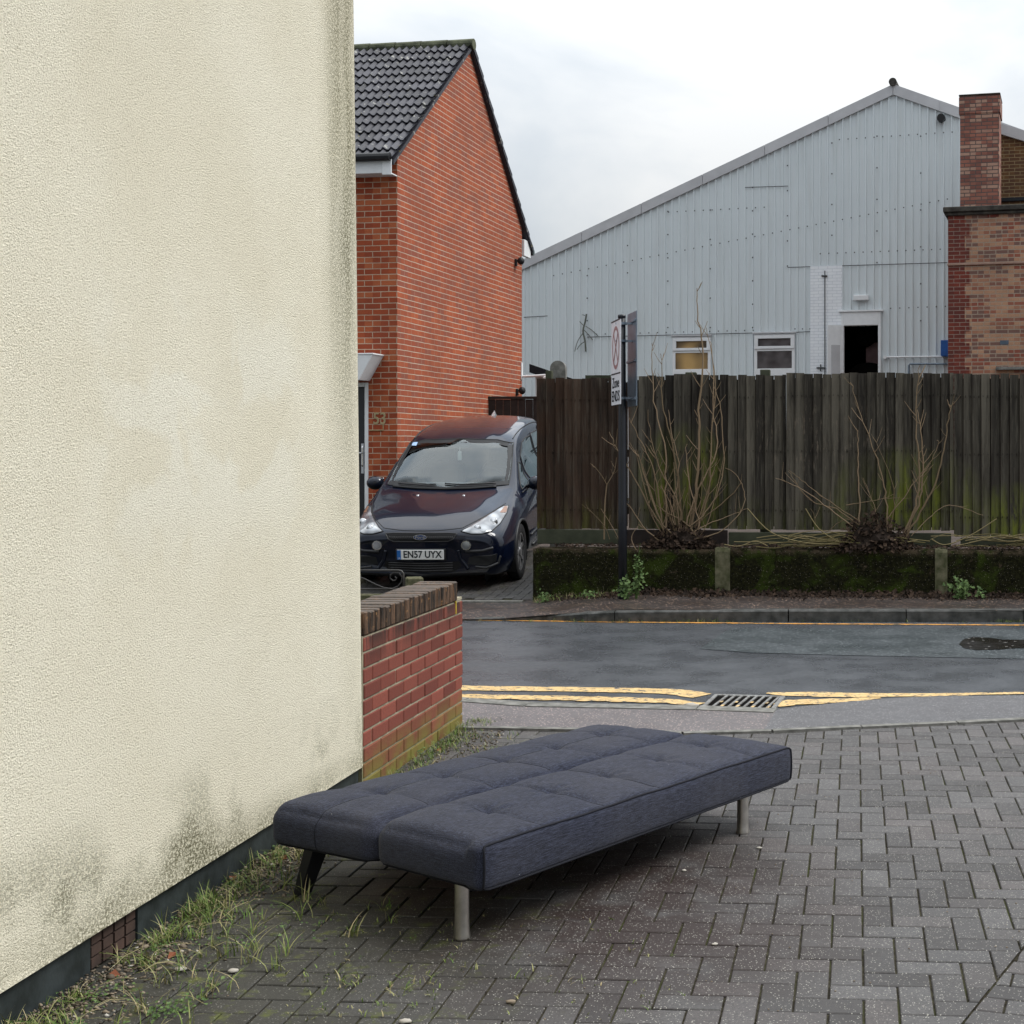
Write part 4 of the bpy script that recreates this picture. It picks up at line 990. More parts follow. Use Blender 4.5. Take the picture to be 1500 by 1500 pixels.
# ============================================================ IRON RAILING AND POST BEYOND THE LOW WALL
ir = empty('iron_railing', A(592, 868, 14.0), 0, 'black wrought-iron railing with a scroll on a low kerb before the car bumper', 'railing')
b = MB(); px = 1/140.7
def q_(x, y): return ((x-592)*px, 0, (868-y)*px)
b.tube([q_(520, 835.5), q_(583, 835.5), q_(588, 836.5), q_(591, 840), q_(591.5, 890)], .011, 8)
b.tube([q_(500, 863), q_(590, 862.5)], .009, 8); b.tube([q_(577, 863), q_(577, 892)], .009, 8)
b.tube([q_(505, 840), q_(520, 843), q_(534, 848), q_(550, 856), q_(562, 861), q_(574, 862.5), q_(583, 859), q_(588.5, 852), q_(589, 845), q_(584, 839), q_(577, 838.5), q_(572, 842), q_(571.5, 847), q_(575, 850.5), q_(579.5, 850), q_(581, 846.5), q_(578.5, 845)], .0075, 7)
b.build('ironwork', M['iron'], ir, smooth=True)
b = MB(); b.bbox(-1.6, -.05, -.16, -.12, .08, -.02, .01); b.build('kerb_block', M['pier'], ir)
wp = empty('timber_post', A(607, 886, 13.85), 0, 'short mossy square timber post beside the scrolled iron railing', 'post')
b = MB(); b.bbox(-.085, -.085, 0, .085, .085, .285, .012, M=Matrix.Rotation(R(20), 4, 'Z')); b.build('stub', M['pier'], wp)

# ============================================================ STORM DRAIN
c4 = [G(1031, 1037, -.012), G(1133, 1040, -.012), G(1137, 1021, -.012), G(1043, 1018.5, -.012)]
o4 = c4[0]; ux = (c4[1]-c4[0]); gl = ux.length; ga = math.atan2(ux.y, ux.x)
dg = empty('drain_grate', o4, ga, 'metal street drain grate in the gutter with yellow paint on its bars', 'drain grate')
gwid = (c4[3]-c4[0]).length*.98
b = MB(); b.bbox(-.02, -.02, -.02, gl+.01, .012, .010, .003); b.bbox(-.02, gwid-.015, -.02, gl+.01, gwid+.012, .010, .003); b.bbox(-.02, .0125, -.02, .006, gwid-.0155, .010, .003); b.bbox(gl-.02, .0125, -.02, gl+.01, gwid-.0155, .010, .003)
for k in range(1, 9):
    x = k*gl/9; sk = .02
    for t_ in range(1): b.add([(x-.008, .01, -.02), (x+.008, .01, -.02), (x+.008+sk, gwid-.013, -.02), (x-.008+sk, gwid-.013, -.02), (x-.008, .01, .007), (x+.008, .01, .007), (x+.008+sk, gwid-.013, .007), (x-.008+sk, gwid-.013, .007)],
          [(0, 3, 2, 1), (4, 5, 6, 7), (0, 1, 5, 4), (1, 2, 6, 5), (2, 3, 7, 6), (3, 0, 4, 7)])
b.build('grate', M['rust'], dg)
b = MB(); b.box(-.012, -.012, -.0012, gl, gwid+.002, .0005); b.build('pit_shade', M['ghost'], dg)  # near-black sheet under the bars, its colour stands in for unlit depth
for k in range(1, 9):
    b = MB(); x = k*gl/9+.006
    if k % 2 == 0: b.add([(x-.009, .025, .0085), (x+.009, .025, .0085), (x+.016, .085, .0085), (x-.003, .085, .0085)], [(0, 1, 2, 3)])
    else: b.add([(x+.010, .17, .0085), (x+.028, .17, .0085), (x+.033, .215, .0085), (x+.014, .215, .0085)], [(0, 1, 2, 3)])
    b.build('paint_splash', M['yellow'], dg)

# ============================================================ WAREHOUSE
WHA = -math.atan(.22)
def whY(x): return 32.7-.22*x
wh = empty('warehouse', (0, 32.7, 0), WHA, 'large pale grey corrugated metal warehouse gable with two windows and an open door', 'warehouse')
cs = math.cos(WHA)
def whp(px_, py_):       # pixel -> local (s, z) on the warehouse face
    k = (px_-X0)/F; Y = 32.7/(1+.22*k); X = k*Y; return X/cs, H-(py_-Y0)/F*Y
sA, zA = whp(1309, 126); sL, zL = whp(700, 408); sR, zR = whp(1510, 197); sL1, zL1 = whp(766, 383)
zL = zA+(zL1-zA)/(sL1-sA)*(sL-sA)
def roofz(s_): return zA+(zL-zA)*(s_-sA)/(sL-sA) if s_ < sA else zA+(zR-zA)*(s_-sA)/(sR-sA)
d0, dtop = whp(1237, 478); d1, _ = whp(1287, 478)
ZB = .5
b = MB(); s_ = sL; P_ = .186
brk = []
while s_ < sR: brk += [(s_, 0), (s_+.125, 0), (s_+.140, -.036), (s_+.171, -.036)]; s_ += P_
for (a, ya), (c, yc) in zip(brk, brk[1:]):
    zb = dtop if (a < d1-.01 and c > d0+.01) else ZB
    b.add([(a, ya, zb), (c, yc, zb), (c, yc, roofz(c)), (a, ya, roofz(a))], [(0, 1, 2, 3)])
b.add([(sL, 0, ZB), (sL, 12, ZB), (sL, 12, zL), (sL, 0, zL)], [(0, 1, 2, 3)]); b.add([(sR, 0, ZB), (sR, 12, ZB), (sR, 12, zR), (sR, 0, zR)], [(0, 1, 2, 3)])
b.mi = 1     # seams and screws
def seam(x0_, y0_, x1_, y1_):
    a, za = whp(x0_, y0_); c, zc_ = whp(x1_, y1_); b.add([(a, -.0385, za-.009), (c, -.0385, zc_-.009), (c, -.0385, zc_+.009), (a, -.0385, za+.009)], [(0, 1, 2, 3)])
seam(1154, 392, 1388, 385); seam(768, 465, 803, 463); seam(861, 494, 1104, 488); seam(1164, 487, 1187, 486); seam(1092, 275, 1155, 273)
def screws(x0_, y0_, x1_, y1_, n, sz=.014):
    for k in range(n):
        t = k/(n-1); s2, z2 = whp(x0_+(x1_-x0_)*t, y0_+(y1_-y0_)*t); b.add([(s2-sz, -.0405, z2-sz), (s2+sz, -.0405, z2-sz), (s2+sz, -.0405, z2+sz), (s2-sz, -.0405, z2+sz)], [(0, 1, 2, 3)])
screws(812, 404, 1388, 384-92, 46); screws(980, 311, 1392, 194, 34) if False else screws(1230, 205, 1395, 194, 14); screws(980, 311, 1120, 304, 12)
screws(1202, 372, 1390, 365, 16); screws(1305, 452, 1385, 449, 7); screws(862, 490, 1104, 484, 20); screws(1165, 482, 1187, 482, 3)
for x_, ya, yb_, n in ((979, 310, 480, 6), (1041, 308, 480, 5), (1103, 275, 480, 7), (1154, 243, 390, 5), (1219, 210, 390, 5), (1285, 200, 385, 5), (1349, 200, 470, 6), (861, 404, 470, 3), (920, 360, 400, 2)): screws(x_, ya, x_, yb_, n, .016)
b.build('cladding', [M['clad'], M['screw']], wh, norm=False)
b = MB()     # verge flashing and roof sheets
for (a, za, c, zc_) in ((sL-.3, roofz(sL)-.3*(zA-zL)/(sA-sL), sA, zA), (sA, zA, sR+.1, zR-.04)):
    k = 7 if a < sL else 3
    for i in range(k):
        p, q = i/k, (i+1)/k-.001; a1_, c1_ = a+(c-a)*p, a+(c-a)*q; z1_, z2_ = za+(zc_-za)*p, za+(zc_-za)*q; o = .003*(i % 2)
        b.add([(a1_, -.07-o, z1_-.22), (c1_, -.07-o, z2_-.22), (c1_, -.07-o, z2_+.03), (a1_, -.07-o, z1_+.03), (a1_, 12, z1_-.15), (c1_, 12, z2_-.15), (c1_, 12, z2_+.03), (a1_, 12, z1_+.03)],
              [(0, 1, 2, 3), (3, 2, 6, 7), (0, 3, 7, 4), (1, 5, 6, 2), (0, 4, 5, 1)])
b.build('verge_flashing', M['cladtrim'], wh)
b = MB(); s0_, z0_ = whp(1308.5, 121.5); b.tube([(s0_, -.12, z0_), (s0_, 12, z0_)], .095, 20); b.build('ridge_cap', M['coping'], wh)
b = MB(); s0_, z0_ = whp(1379.5, 174); b.tube([(s0_, -.2, z0_-.02), (s0_, .05, z0_)], .095, 20); b.build('round_vent', M['black'], wh)
def window(x0_, y0_, x1_, y1_, pane):
    a, zt_ = whp(x0_, y0_); c, zb_ = whp(x1_, y1_); f_ = .075
    m_ = zt_-(zt_-zb_)*.40
    w_ = MB(); w_.bbox(a, -.06, zb_-.1, c, -.03, zb_+f_); w_.bbox(a, -.06, zt_-f_, c, -.03, zt_); w_.bbox(a, -.06, zb_+f_, a+f_, -.03, zt_-f_); w_.bbox(c-f_, -.06, zb_+f_, c, -.03, zt_-f_)
    w_.bbox(a+.01, -.085, m_+.005, c-.01, -.061, m_+.07); w_.bbox(a+.01, -.085, zt_-.11, c-.01, -.061, zt_-.04); w_.bbox(a+.01, -.085, m_+.07, a+.10, -.061, zt_-.11); w_.bbox(c-.10, -.085, m_+.07, c-.01, -.061, zt_-.11); w_.bbox(a+f_, -.06, m_-.05, c-f_, -.03, m_+.005)
    w = w_.build('window', M['white'], wh)
    p = MB(); p.box(a+.09, -.045, m_+.06, c-.09, -.035, zt_-.10); p.box(a+f_-.002, -.045, zb_+f_-.01, c-f_+.002, -.035, m_-.04); p.build('pane', pane, w)
    p = MB(); p.bbox(a-.03, -.10, zt_+.01, c+.03, -.03, zt_+.045); p.build('head_flashing', M['cladtrim'], w)
window(986, 494, 1042, 545, M['amber']); window(1105.5, 490, 1165, 544, M['greyp'])
a, zt_ = whp(1187.5, 390); c, zb_ = whp(1234, 560); b = MB(); b.box(a, -.05, ZB+1.6, c, -.03, zt_); 
b.build('painted_brick_panel', M['brickw'], wh)
b = MB(); s1_, z1_ = whp(1209, 397); _, z2_ = whp(1209, 560); b.tube([(s1_, -.07, z1_), (s1_, -.07, z2_-.3)], .012, 6); b.tube([(s1_-.08, -.07, z1_+.13-.25), (s1_+.06, -.07, z1_+.12-.25)], .02, 6)
s2_, z3_ = whp(1203, 539); b.tube([(s2_-.1, -.08, z3_), (s2_+.12, -.08, z3_)], .02, 6); b.tube([(s2_, -.08, z3_+.08), (s2_, -.08, z3_-.08)], .016, 6); b.build('bracket_rod', M['screw'], wh)
# door frame, transom, open leaf, lamp
fa, ft = whp(1233, 458); fc, _ = whp(1291, 458); b = MB(); zz = 2.1
b.bbox(fa, -.09, zz, d0, .02, ft); b.bbox(d1, -.09, zz, fc, .02, ft); b.bbox(d0+.001, -.09, dtop+.25-.3+.06, d1-.001, .02, ft-.001)
b.bbox(fa-.05, -.12, ft+.003, fc+.06, -.03, ft+.045); b.build('door_frame', M['white'], wh)
b = MB(); b.box(d0-2, .3, 1.9, d1+2, .34, ft+.5); b.box(d0-2, .03, 1.9, d0-1.9, .3, ft+.5); b.box(d1+1.9, .03, 1.9, d1+2, .3, ft+.5)
b = MB()
bx0, bx1, by1, bz0, bz1 = d0-1.5, d1+1.5, 3.0, 2.1, ft+.8
b.add([(bx0, .05, bz0), (bx1, .05, bz0), (bx1, by1, bz0), (bx0, by1, bz0), (bx0, .05, bz1), (bx1, .05, bz1), (bx1, by1, bz1), (bx0, by1, bz1)], [(0, 1, 2, 3), (4, 7, 6, 5), (3, 2, 6, 7), (0, 3, 7, 4), (1, 5, 6, 2)])
b.build('dark_interior', M['ghost'], wh)
b = MB(); sx_, sz_ = whp(1268, 515); b.bbox(sx_-.12, .8, sz_-.35, sx_+.5, .9, sz_+.28, .02); ob = b.build('interior_shelf', simple('dusty_pink_board', (.16, .10, .10), .8), wh)
b = MB(); b.ball((sx_-.05, .7, sz_-.55), .42, (1.2, .5, .8), 3); b.ball((sx_-.1, .7, sz_+.5), .26, (1, .6, 1.3), 3); b.build('interior_clutter', M['ghost'], wh, smooth=True)
Md_ = Matrix.Translation((d0-.02, -.07, 0)) @ Matrix.Rotation(R(-152), 4, 'Z')
b = MB(); b.bbox(0, -.03, 2.12, .40, .03, dtop+.02, .006, M=Md_); dl = b.build('open_door', M['white'], wh)
b = MB()
for z in (2.3, 3.3): b.bbox(.09, .03, z, .31, .036, z+.85, .003, M=Md_)
b.build('door_panel', M['cladtrim'], dl)
la_, lz = whp(1251, 433); lc, lz2 = whp(1273.5, 440.5); b = MB(); b.bbox(la_, -.13, lz2, lc, -.03, lz, .015); b.build('bulkhead_light', M['white'], wh)
b = MB(); p0, q0 = whp(1297, 523.5), whp(1384, 522.5); b.tube([(p0[0], -.07, p0[1]), (q0[0], -.07, q0[1])], .022, 8); b.tube([(p0[0], -.12, p0[1]), (p0[0], -.02, p0[1])], .045, 10); b.build('white_pipe', M['white'], wh)
b = MB(); p0, q0 = whp(1332, 533.5), whp(1388, 533.5); b.tube([(p0[0], -.09, p0[1]-.6), (p0[0], -.09, p0[1]-.03), (p0[0]+.03, -.09, p0[1]), (q0[0], -.09, q0[1])], .025, 8); b.build('grey_pipe', M['galv'], wh)
p0 = whp(1380, 500); q0 = whp(1388, 523); b = MB(); b.bbox(p0[0], -.35, q0[1], q0[0]+.1, -.05, p0[1], .01); b.build('blue_box', M['blue'], wh)

# ============================================================ BRICK BLOCK ON THE RIGHT
D2 = 25.5
x0_, zt_ = A(1389, 312, D2).x, A(1389, 312, D2).z
bb = empty('brick_block', (x0_, D2, 0), WHA, 'flat-roofed mixed red brick block with dark quoins and concrete coping at right edge', 'building')
b = MB(); b.box(.24, 0, .5, 6, .2, zt_); b.box(.05, .21, .5, 6, 5, zt_); bw_ = b.build('wall', M['brickr'], bb)
b = MB(); k = 0; z = .5
while z < zt_-.05:
    w_ = .40 if k % 2 else .31; b.box(-.004, -.006, z, w_, .205, min(z+.225, zt_)-.001); z += .225; k += 1
b.build('quoins', M['brickq'], bb)
b = MB(); b.bbox(-.09, -.10, zt_+.001, 6, 5, zt_+.10, .012); b.bbox(-.05, -.06, zt_-.06, 6, -.0065, zt_, .01); b.build('coping', M['coping'], bb)
_, _, zs_ = A(1389, 388, D2); b = MB(); b.bbox(-.014, -.035, zs_-.02, 6, -.0065, zs_+.02, .006); b.build('string_course', simple('pinkish_render_band', (.34, .22, .17), .8), bb)
p = A(1446, 316, D2); b = MB(); b.bbox(p.x-x0_, -.012, p.z-.055, p.x-x0_+.21, -.001, p.z+.055, .003); b.build('vent', M['brickq'], bb)
p = A(1464, 503, D2); b = MB(); b.box(p.x-x0_, -.004, p.z-.04, p.x-x0_+.16, .01, p.z+.04); b.build('blue_brick', simple('blue_grey_brick', (.10, .13, .17), .8), bb)
p = A(1458, 541, D2); b = MB(); b.bbox(p.x-x0_, -.10, p.z-.03, 6, -.001, p.z+.03, .006); b.build('ledge', M['conc'], bb)
D3 = 27.2; cx0, cx1 = A(1405, 300, D3).x, A(1463.5, 300, D3).x; czt = A(1430, 141, D3).z
ch = empty('chimney', (cx0, D3, 0), WHA, 'tall square brick chimney stack between the warehouse and the right-hand brick block', 'chimney')
b = MB(); w_ = cx1-cx0; b.box(.02, 0, .5, w_-.01, .8, czt-.36); b.box(-.004, -.012, czt-.3599, w_+.012, .81, czt-.03); b.box(.01, .01, czt-.0299, w_-.005, .79, czt); b.build('stack', M['brickc'], ch)
b = MB(); b.bbox(-.008, -.016, czt+.0005, w_+.016, .815, czt+.03, .01); b.build('cap', M['coping'], ch)
D4 = 28.4; p1, p2, p3 = A(1463, 180, D4), A(1560, 225, D4), A(1463, 292, D4)
ub = empty('brown_brick_gable', (p1.x, D4, 0), WHA, 'brown brick upper gable with sloping grey verge just right of the chimney', 'building')
b = MB(); b.add([(-.2, 0, .5), (6, 0, .5), (6, 0, p1.z-6*.36), (-.2, 0, p1.z+.05)], [(0, 1, 2, 3)]); b.build('wall', M['brickb'], ub)
b = MB(); b.add([(-.1, -.08, p1.z-.20), (6, -.08, p1.z-.20-6.1*.36), (6, -.08, p1.z+.02-6.1*.36), (-.1, -.08, p1.z+.02), (-.1, 4, p1.z-.20), (6, 4, p1.z-.20-6.1*.36), (6, 4, p1.z+.02-6.1*.36), (-.1, 4, p1.z+.02)], [(0, 1, 2, 3), (3, 2, 6, 7), (0, 3, 7, 4), (1, 5, 6, 2), (0, 4, 5, 1)]); b.build('verge', M['cladtrim'], ub)
b = MB(); b.bbox(.03, -.06, p3.z-.06, 6, -.003, p3.z+.02, .008); b.build('lead_flashing', M['slate'], ub)
# ============================================================ CAR
car = empty('parked_car', (-3.965, 15.0, -.017), R(-2.0), 'shiny black people carrier parked nose-down on the brick drive beside the house', 'car')
car.rotation_euler = (R(7), 0, 0)
# stations: y, ring of (x, z) from centre top round to centre bottom
ST = [
 (-.02, .00, [(0, .66), (.28, .66), (.52, .645), (.68, .615), (.76, .545), (.775, .46), (.76, .36), (.70, .27), (0, .25)]),
 (.02, .05, [(0, .735), (.30, .73), (.57, .715), (.74, .68), (.83, .59), (.85, .47), (.83, .34), (.76, .235), (0, .22)]),
 (.14, .12, [(0, .80), (.32, .795), (.60, .775), (.78, .725), (.875, .62), (.895, .48), (.88, .33), (.81, .215), (0, .20)]),
 (.42, .12, [(0, .905), (.34, .90), (.63, .875), (.81, .80), (.905, .68), (.925, .50), (.915, .33), (.86, .20), (0, .20)]),
 (.80, .07, [(0, .985), (.35, .98), (.66, .955), (.84, .89), (.925, .74), (.94, .52), (.935, .34), (.88, .20), (0, .20)]),
 (1.12, .02, [(0, 1.035), (.38, 1.035), (.73, 1.02), (.845, .955), (.93, .79), (.945, .54), (.94, .35), (.88, .20), (0, .20)]),
 (1.30, .0, [(0, 1.13), (.39, 1.125), (.745, 1.08), (.855, .99), (.935, .82), (.95, .56), (.94, .35), (.88, .20), (0, .20)]),
 (1.65, .0, [(0, 1.345), (.38, 1.33), (.715, 1.265), (.83, 1.06), (.935, .88), (.95, .60), (.94, .35), (.88, .20), (0, .20)]),
 (2.02, .0, [(0, 1.545), (.37, 1.53), (.665, 1.465), (.785, 1.16), (.93, .95), (.95, .62), (.94, .35), (.88, .20), (0, .20)]),
 (2.40, .0, [(0, 1.635), (.37, 1.62), (.655, 1.555), (.765, 1.25), (.93, .98), (.95, .62), (.94, .35), (.88, .20), (0, .20)]),
 (3.00, .0, [(0, 1.675), (.37, 1.66), (.645, 1.595), (.755, 1.28), (.93, 1.0), (.95, .62), (.94, .35), (.88, .20), (0, .20)]),
 (3.70, .0, [(0, 1.665), (.37, 1.65), (.625, 1.585), (.73, 1.29), (.92, 1.02), (.95, .64), (.94, .35), (.88, .20), (0, .20)]),
 (4.25, .0, [(0, 1.615), (.33, 1.60), (.55, 1.535), (.67, 1.28), (.89, 1.03), (.93, .66), (.92, .37), (.86, .22), (0, .22)]),
 (4.58, .0, [(0, 1.38), (.30, 1.37), (.52, 1.33), (.66, 1.20), (.84, 1.0), (.89, .66), (.88, .40), (.82, .25), (0, .25)]),
 (4.74, .0, [(0, .98), (.28, .98), (.50, .96), (.66, .92), (.78, .82), (.82, .62), (.80, .42), (.74, .30), (0, .30)]),
]
def cr4(p0, p1, p2, p3, t):
    return .5*((2*p1)+(p2-p0)*t+(2*p0-5*p1+4*p2-p3)*t*t+(3*p1-p0-3*p2+p3)*t**3)
NS, NV = 8, 7
ctrl = []
for y, k, ring in ST:
    ctrl.append([Vector((x, y+k*0+(.16 if y < 1.2 else 0)*(abs(x)/.9)**3*(max(0, 1-max(y, 0)/1.2))*1.0+.03*(abs(x)/.9)**2*(max(0, 1-max(y, 0)/1.2)), z)) for x, z in ring])
def row_eval(i, t):
    n = len(ctrl); out = []
    for j in range(9):
        a = ctrl[max(i-1, 0)][j]; b_ = ctrl[i][j]; c = ctrl[min(i+1, n-1)][j]; d = ctrl[min(i+2, n-1)][j]
        if i == 0: a = b_*2-c
        if i+2 > n-1: d = c*2-b_
        out.append(cr4(a, b_, c, d, t))
    return out
def ring_eval(r):
    pts = []; n = len(r)
    for j in range(n-1):
        a = r[j-1] if j > 0 else Vector((-r[1].x, r[1].y, r[1].z)); b_ = r[j]; c = r[j+1]; d = r[j+2] if j+2 < n else c*2-b_
        if j == 7: a, d = b_, c
        if j == 6: d = c+(c-b_)*.2
        for k in range(NV): pts.append(cr4(a, b_, c, d, k/NV))
    pts.append(r[-1]); return pts
rows = []
for i in range(len(ctrl)-1):
    for k in range(NS): rows.append(ring_eval(row_eval(i, k/NS)))
rows.append(ring_eval(ctrl[-1]))
np_ = len(rows[0]); bm = bmesh.new(); vg = []
for r_ in rows:
    rr = [bm.verts.new(p) for p in r_]
    ll = [rr[0]]+[bm.verts.new((-p.x, p.y, p.z)) for p in r_[1:-1]]+[rr[-1]]
    vg.append((rr, ll))
WH = [(.935, .335), (3.80, .335)]
def inarch(f):
    c = f.calc_center_median()
    return abs(c.x) > .58 and any((c.y-wy)**2+(c.z-wz)**2 < .375**2 for wy, wz in WH) and c.z < .80
allf = []
for i in range(len(vg)-1):
    for side in (0, 1):
        a, b_ = vg[i][side], vg[i+1][side]
        for j in range(np_-1):
            q = (a[j], a[j+1], b_[j+1], b_[j]) if side == 0 else (a[j+1], a[j], b_[j], b_[j+1])
            allf.append(bm.faces.new(q))
for idx, rev in ((0, False), (-1, True)):
    rr, ll = vg[idx]; lp_ = rr+ll[1:-1][::-1]
    allf.append(bm.faces.new(lp_ if rev else lp_[::-1]))
bm.normal_update(); bvh = BVHTree.FromBMesh(bm)
WS = [(-.725, 1.08), (-.40, 1.062), (0, 1.055), (.40, 1.062), (.725, 1.08), (.712, 1.20), (.675, 1.38), (.645, 1.492), (.45, 1.532), (0, 1.548), (-.45, 1.532), (-.645, 1.492), (-.675, 1.38), (-.712, 1.20)]
def inpoly(x, z, pl):
    r_ = False
    for k in range(len(pl)):
        (a, za), (c, zc) = pl[k], pl[(k+1) % len(pl)]
        if (za > z) != (zc > z) and x < a+(c-a)*(z-za)/(zc-za): r_ = not r_
    return r_
def inws(f): return all(v.co.y > 1.0 and v.co.y < 2.3 and inpoly(v.co.x, v.co.z, WS) for v in f.verts)
kill = [f for f in allf if inarch(f) or inws(f)]
bmesh.ops.delete(bm, geom=kill, context='FACES')
bmesh.ops.recalc_face_normals(bm, faces=bm.faces[:])
me = bpy.data.meshes.new('body'); bm.to_mesh(me); bm.free(); me.materials.append(M['paint'])
for p in me.polygons: p.use_smooth = len(p.vertices) == 4
body = bpy.data.objects.new('body', me); col.objects.link(body); body.parent = car
def hitF(x, z):      # from the front
    h = bvh.ray_cast(Vector((x, -2, z)), Vector((0, 1, 0))); return h[0], h[1]
def hitS(y, z, s=1):
    h = bvh.ray_cast(Vector((3*s, y, z)), Vector((-s, 0, 0))); return h[0], h[1]
def hitT(x, y):
    h = bvh.ray_cast(Vector((x, y, 3)), Vector((0, 0, -1))); return h[0], h[1]
def patch(b, poly, hit, off=.006, nr=22, nc=22, dome=0.0, thick=True):
    """poly: (a, z) outline, monotone in z; dropped on to the body"""
    zs = sorted(p[1] for p in poly); z0, z1_ = zs[0]+1e-4, zs[-1]-1e-4; g = []
    for i in range(nr+1):
        z = z0+(z1_-z0)*i/nr; xi = []
        for k in range(len(poly)):
            (a, za), (c, zc) = poly[k], poly[(k+1) % len(poly)]
            if (za <= z < zc) or (zc <= z < za): xi.append(a+(c-a)*(z-za)/(zc-za))
        if len(xi) < 2: continue
        a, c = min(xi), max(xi); row = []
        for j in range(nc+1):
            u = j/nc; x = a+(c-a)*u; p, n = hit(x, z)
            if p is None: p, n = (row[-1][0], row[-1][1]) if row else (Vector((x, .3, z)), Vector((0, -1, 0)))
            v_ = i/nr; dm = dome*(1-(2*u-1)**4)*(1-(2*v_-1)**4)
            row.append((Vector(p), Vector(n), off+dm))
        g.append([r_[0]+r_[1]*r_[2] for r_ in row])
    m_ = len(g[0]); vs = [p for r_ in g for p in r_]
    b.add(vs, [(i*m_+j, i*m_+j+1, (i+1)*m_+j+1, (i+1)*m_+j) for i in range(len(g)-1) for j in range(m_-1)])
    return g
def outline(b, pts, hit, rad, off=.004, closed=True, sub=8):
    P = []; n = len(pts)
    for k in range(n if closed else n-1):
        (a, za), (c, zc) = pts[k], pts[(k+1) % n]
        for s_ in range(sub):
            t = s_/sub; p, nn2 = hit(a+(c-a)*t, za+(zc-za)*t)
            if p is not None: P.append(Vector(p)+Vector(nn2)*off)
    if closed: P.append(P[0]); P.append(P[1])
    b.tube(P, rad, 6)
def cpart(b, name, m, parent=car, smooth=True, norm=False, lab=None):
    o = b.build(name, m, parent, smooth=smooth, norm=norm, uv=False)
    if lab: o['label'] = lab
    return o
mir = lambda pl: [(-a, z) for a, z in pl]
# windscreen
b = MB(); patch(b, WS, hitF, .006, 9, 8); ws = cpart(b, 'windscreen', M['clear'])
b = MB(); big, sm_ = [], []
for k in range(len(WS)):
    (a, za), (c, zc) = WS[k], WS[(k+1) % len(WS)]
    for s_ in range(6):
        x, z = a+(c-a)*s_/6, za+(zc-za)*s_/6; p, n = hitF(x, z); big.append(Vector(p)+Vector(n)*.0045); zi = 1.31+(z-1.31)*.84; p, n = hitF(x*.925, zi); sm_.append(Vector(p)+Vector(n)*.0045)
b.add(big+sm_, [(k, (k+1) % len(big), len(big)+(k+1) % len(big), len(big)+k) for k in range(len(big))]); cpart(b, 'screen_border', M['trim'], ws)
cab = simple('grey_cabin_trim', (.20, .22, .23), .7, .3); seatm = simple('dark_seat_cloth', (.07, .072, .08), .9)
b = MB(); b.bbox(-.70, 1.42, .80, .70, 1.95, 1.02, .05); b.bbox(-.60, 1.24, .90, .60, 1.46, 1.045, .03); cpart(b, 'dashboard', cab, smooth=False, norm=True)
for sx_ in (-.36, .36):
    b = MB(); b.bbox(sx_-.25, 2.55, .55, sx_+.25, 2.72, 1.18, .07); st_ = cpart(b, 'front_seat', seatm, smooth=False, norm=True)
    b = MB(); b.bbox(sx_-.13, 2.58, 1.20, sx_+.13, 2.68, 1.39, .04); b.box(sx_-.05, 2.62, 1.15, sx_+.05, 2.64, 1.22); cpart(b, 'headrest', seatm, st_, smooth=False, norm=True)
b = MB(); b.tube([(.36+.18*math.cos(2*math.pi*k/24), 2.02-.07*math.sin(2*math.pi*k/24), 1.02+.17*math.sin(2*math.pi*k/24)) for k in range(25)], .014, 8); cpart(b, 'steering_wheel', M['trim'], norm=True)
b = MB(); b.ball((0, 1.98, 1.47), 1, (.13, .02, .04), 3); cpart(b, 'cabin_mirror', cab, norm=True)
b = MB(); b.bbox(-.03, 1.93, 1.29, .02, 1.95, 1.40, .01); b.tube([(-.005, 1.94, 1.39), (-.005, 1.97, 1.46)], .003, 5); cpart(b, 'hanging_air_freshener', M['plate'], smooth=False, norm=True)
b = MB(); outline(b, WS, hitF, .009, .002); cpart(b, 'windscreen_seal', M['trim'], ws, norm=True)
b = MB(); outline(b, [(-.64, 1.062), (-.3, 1.045), (0, 1.04), (.3, 1.045), (.64, 1.062)], hitF, .014, .010, False); outline(b, [(.58, 1.085), (.2, 1.075), (-.05, 1.085)], hitF, .009, .022, False); outline(b, [(-.58, 1.085), (-.3, 1.07), (-.10, 1.08)], hitF, .009, .022, False)
cpart(b, 'wipers', M['trim'], norm=True)
b = MB(); patch(b, [(-.60, 1.47), (-.535, 1.47), (-.535, 1.505), (-.60, 1.505)], hitF, .007, 4, 4); cpart(b, 'blue_sticker', simple('blue_white_sticker', (.35, .5, .75), .5), ws)
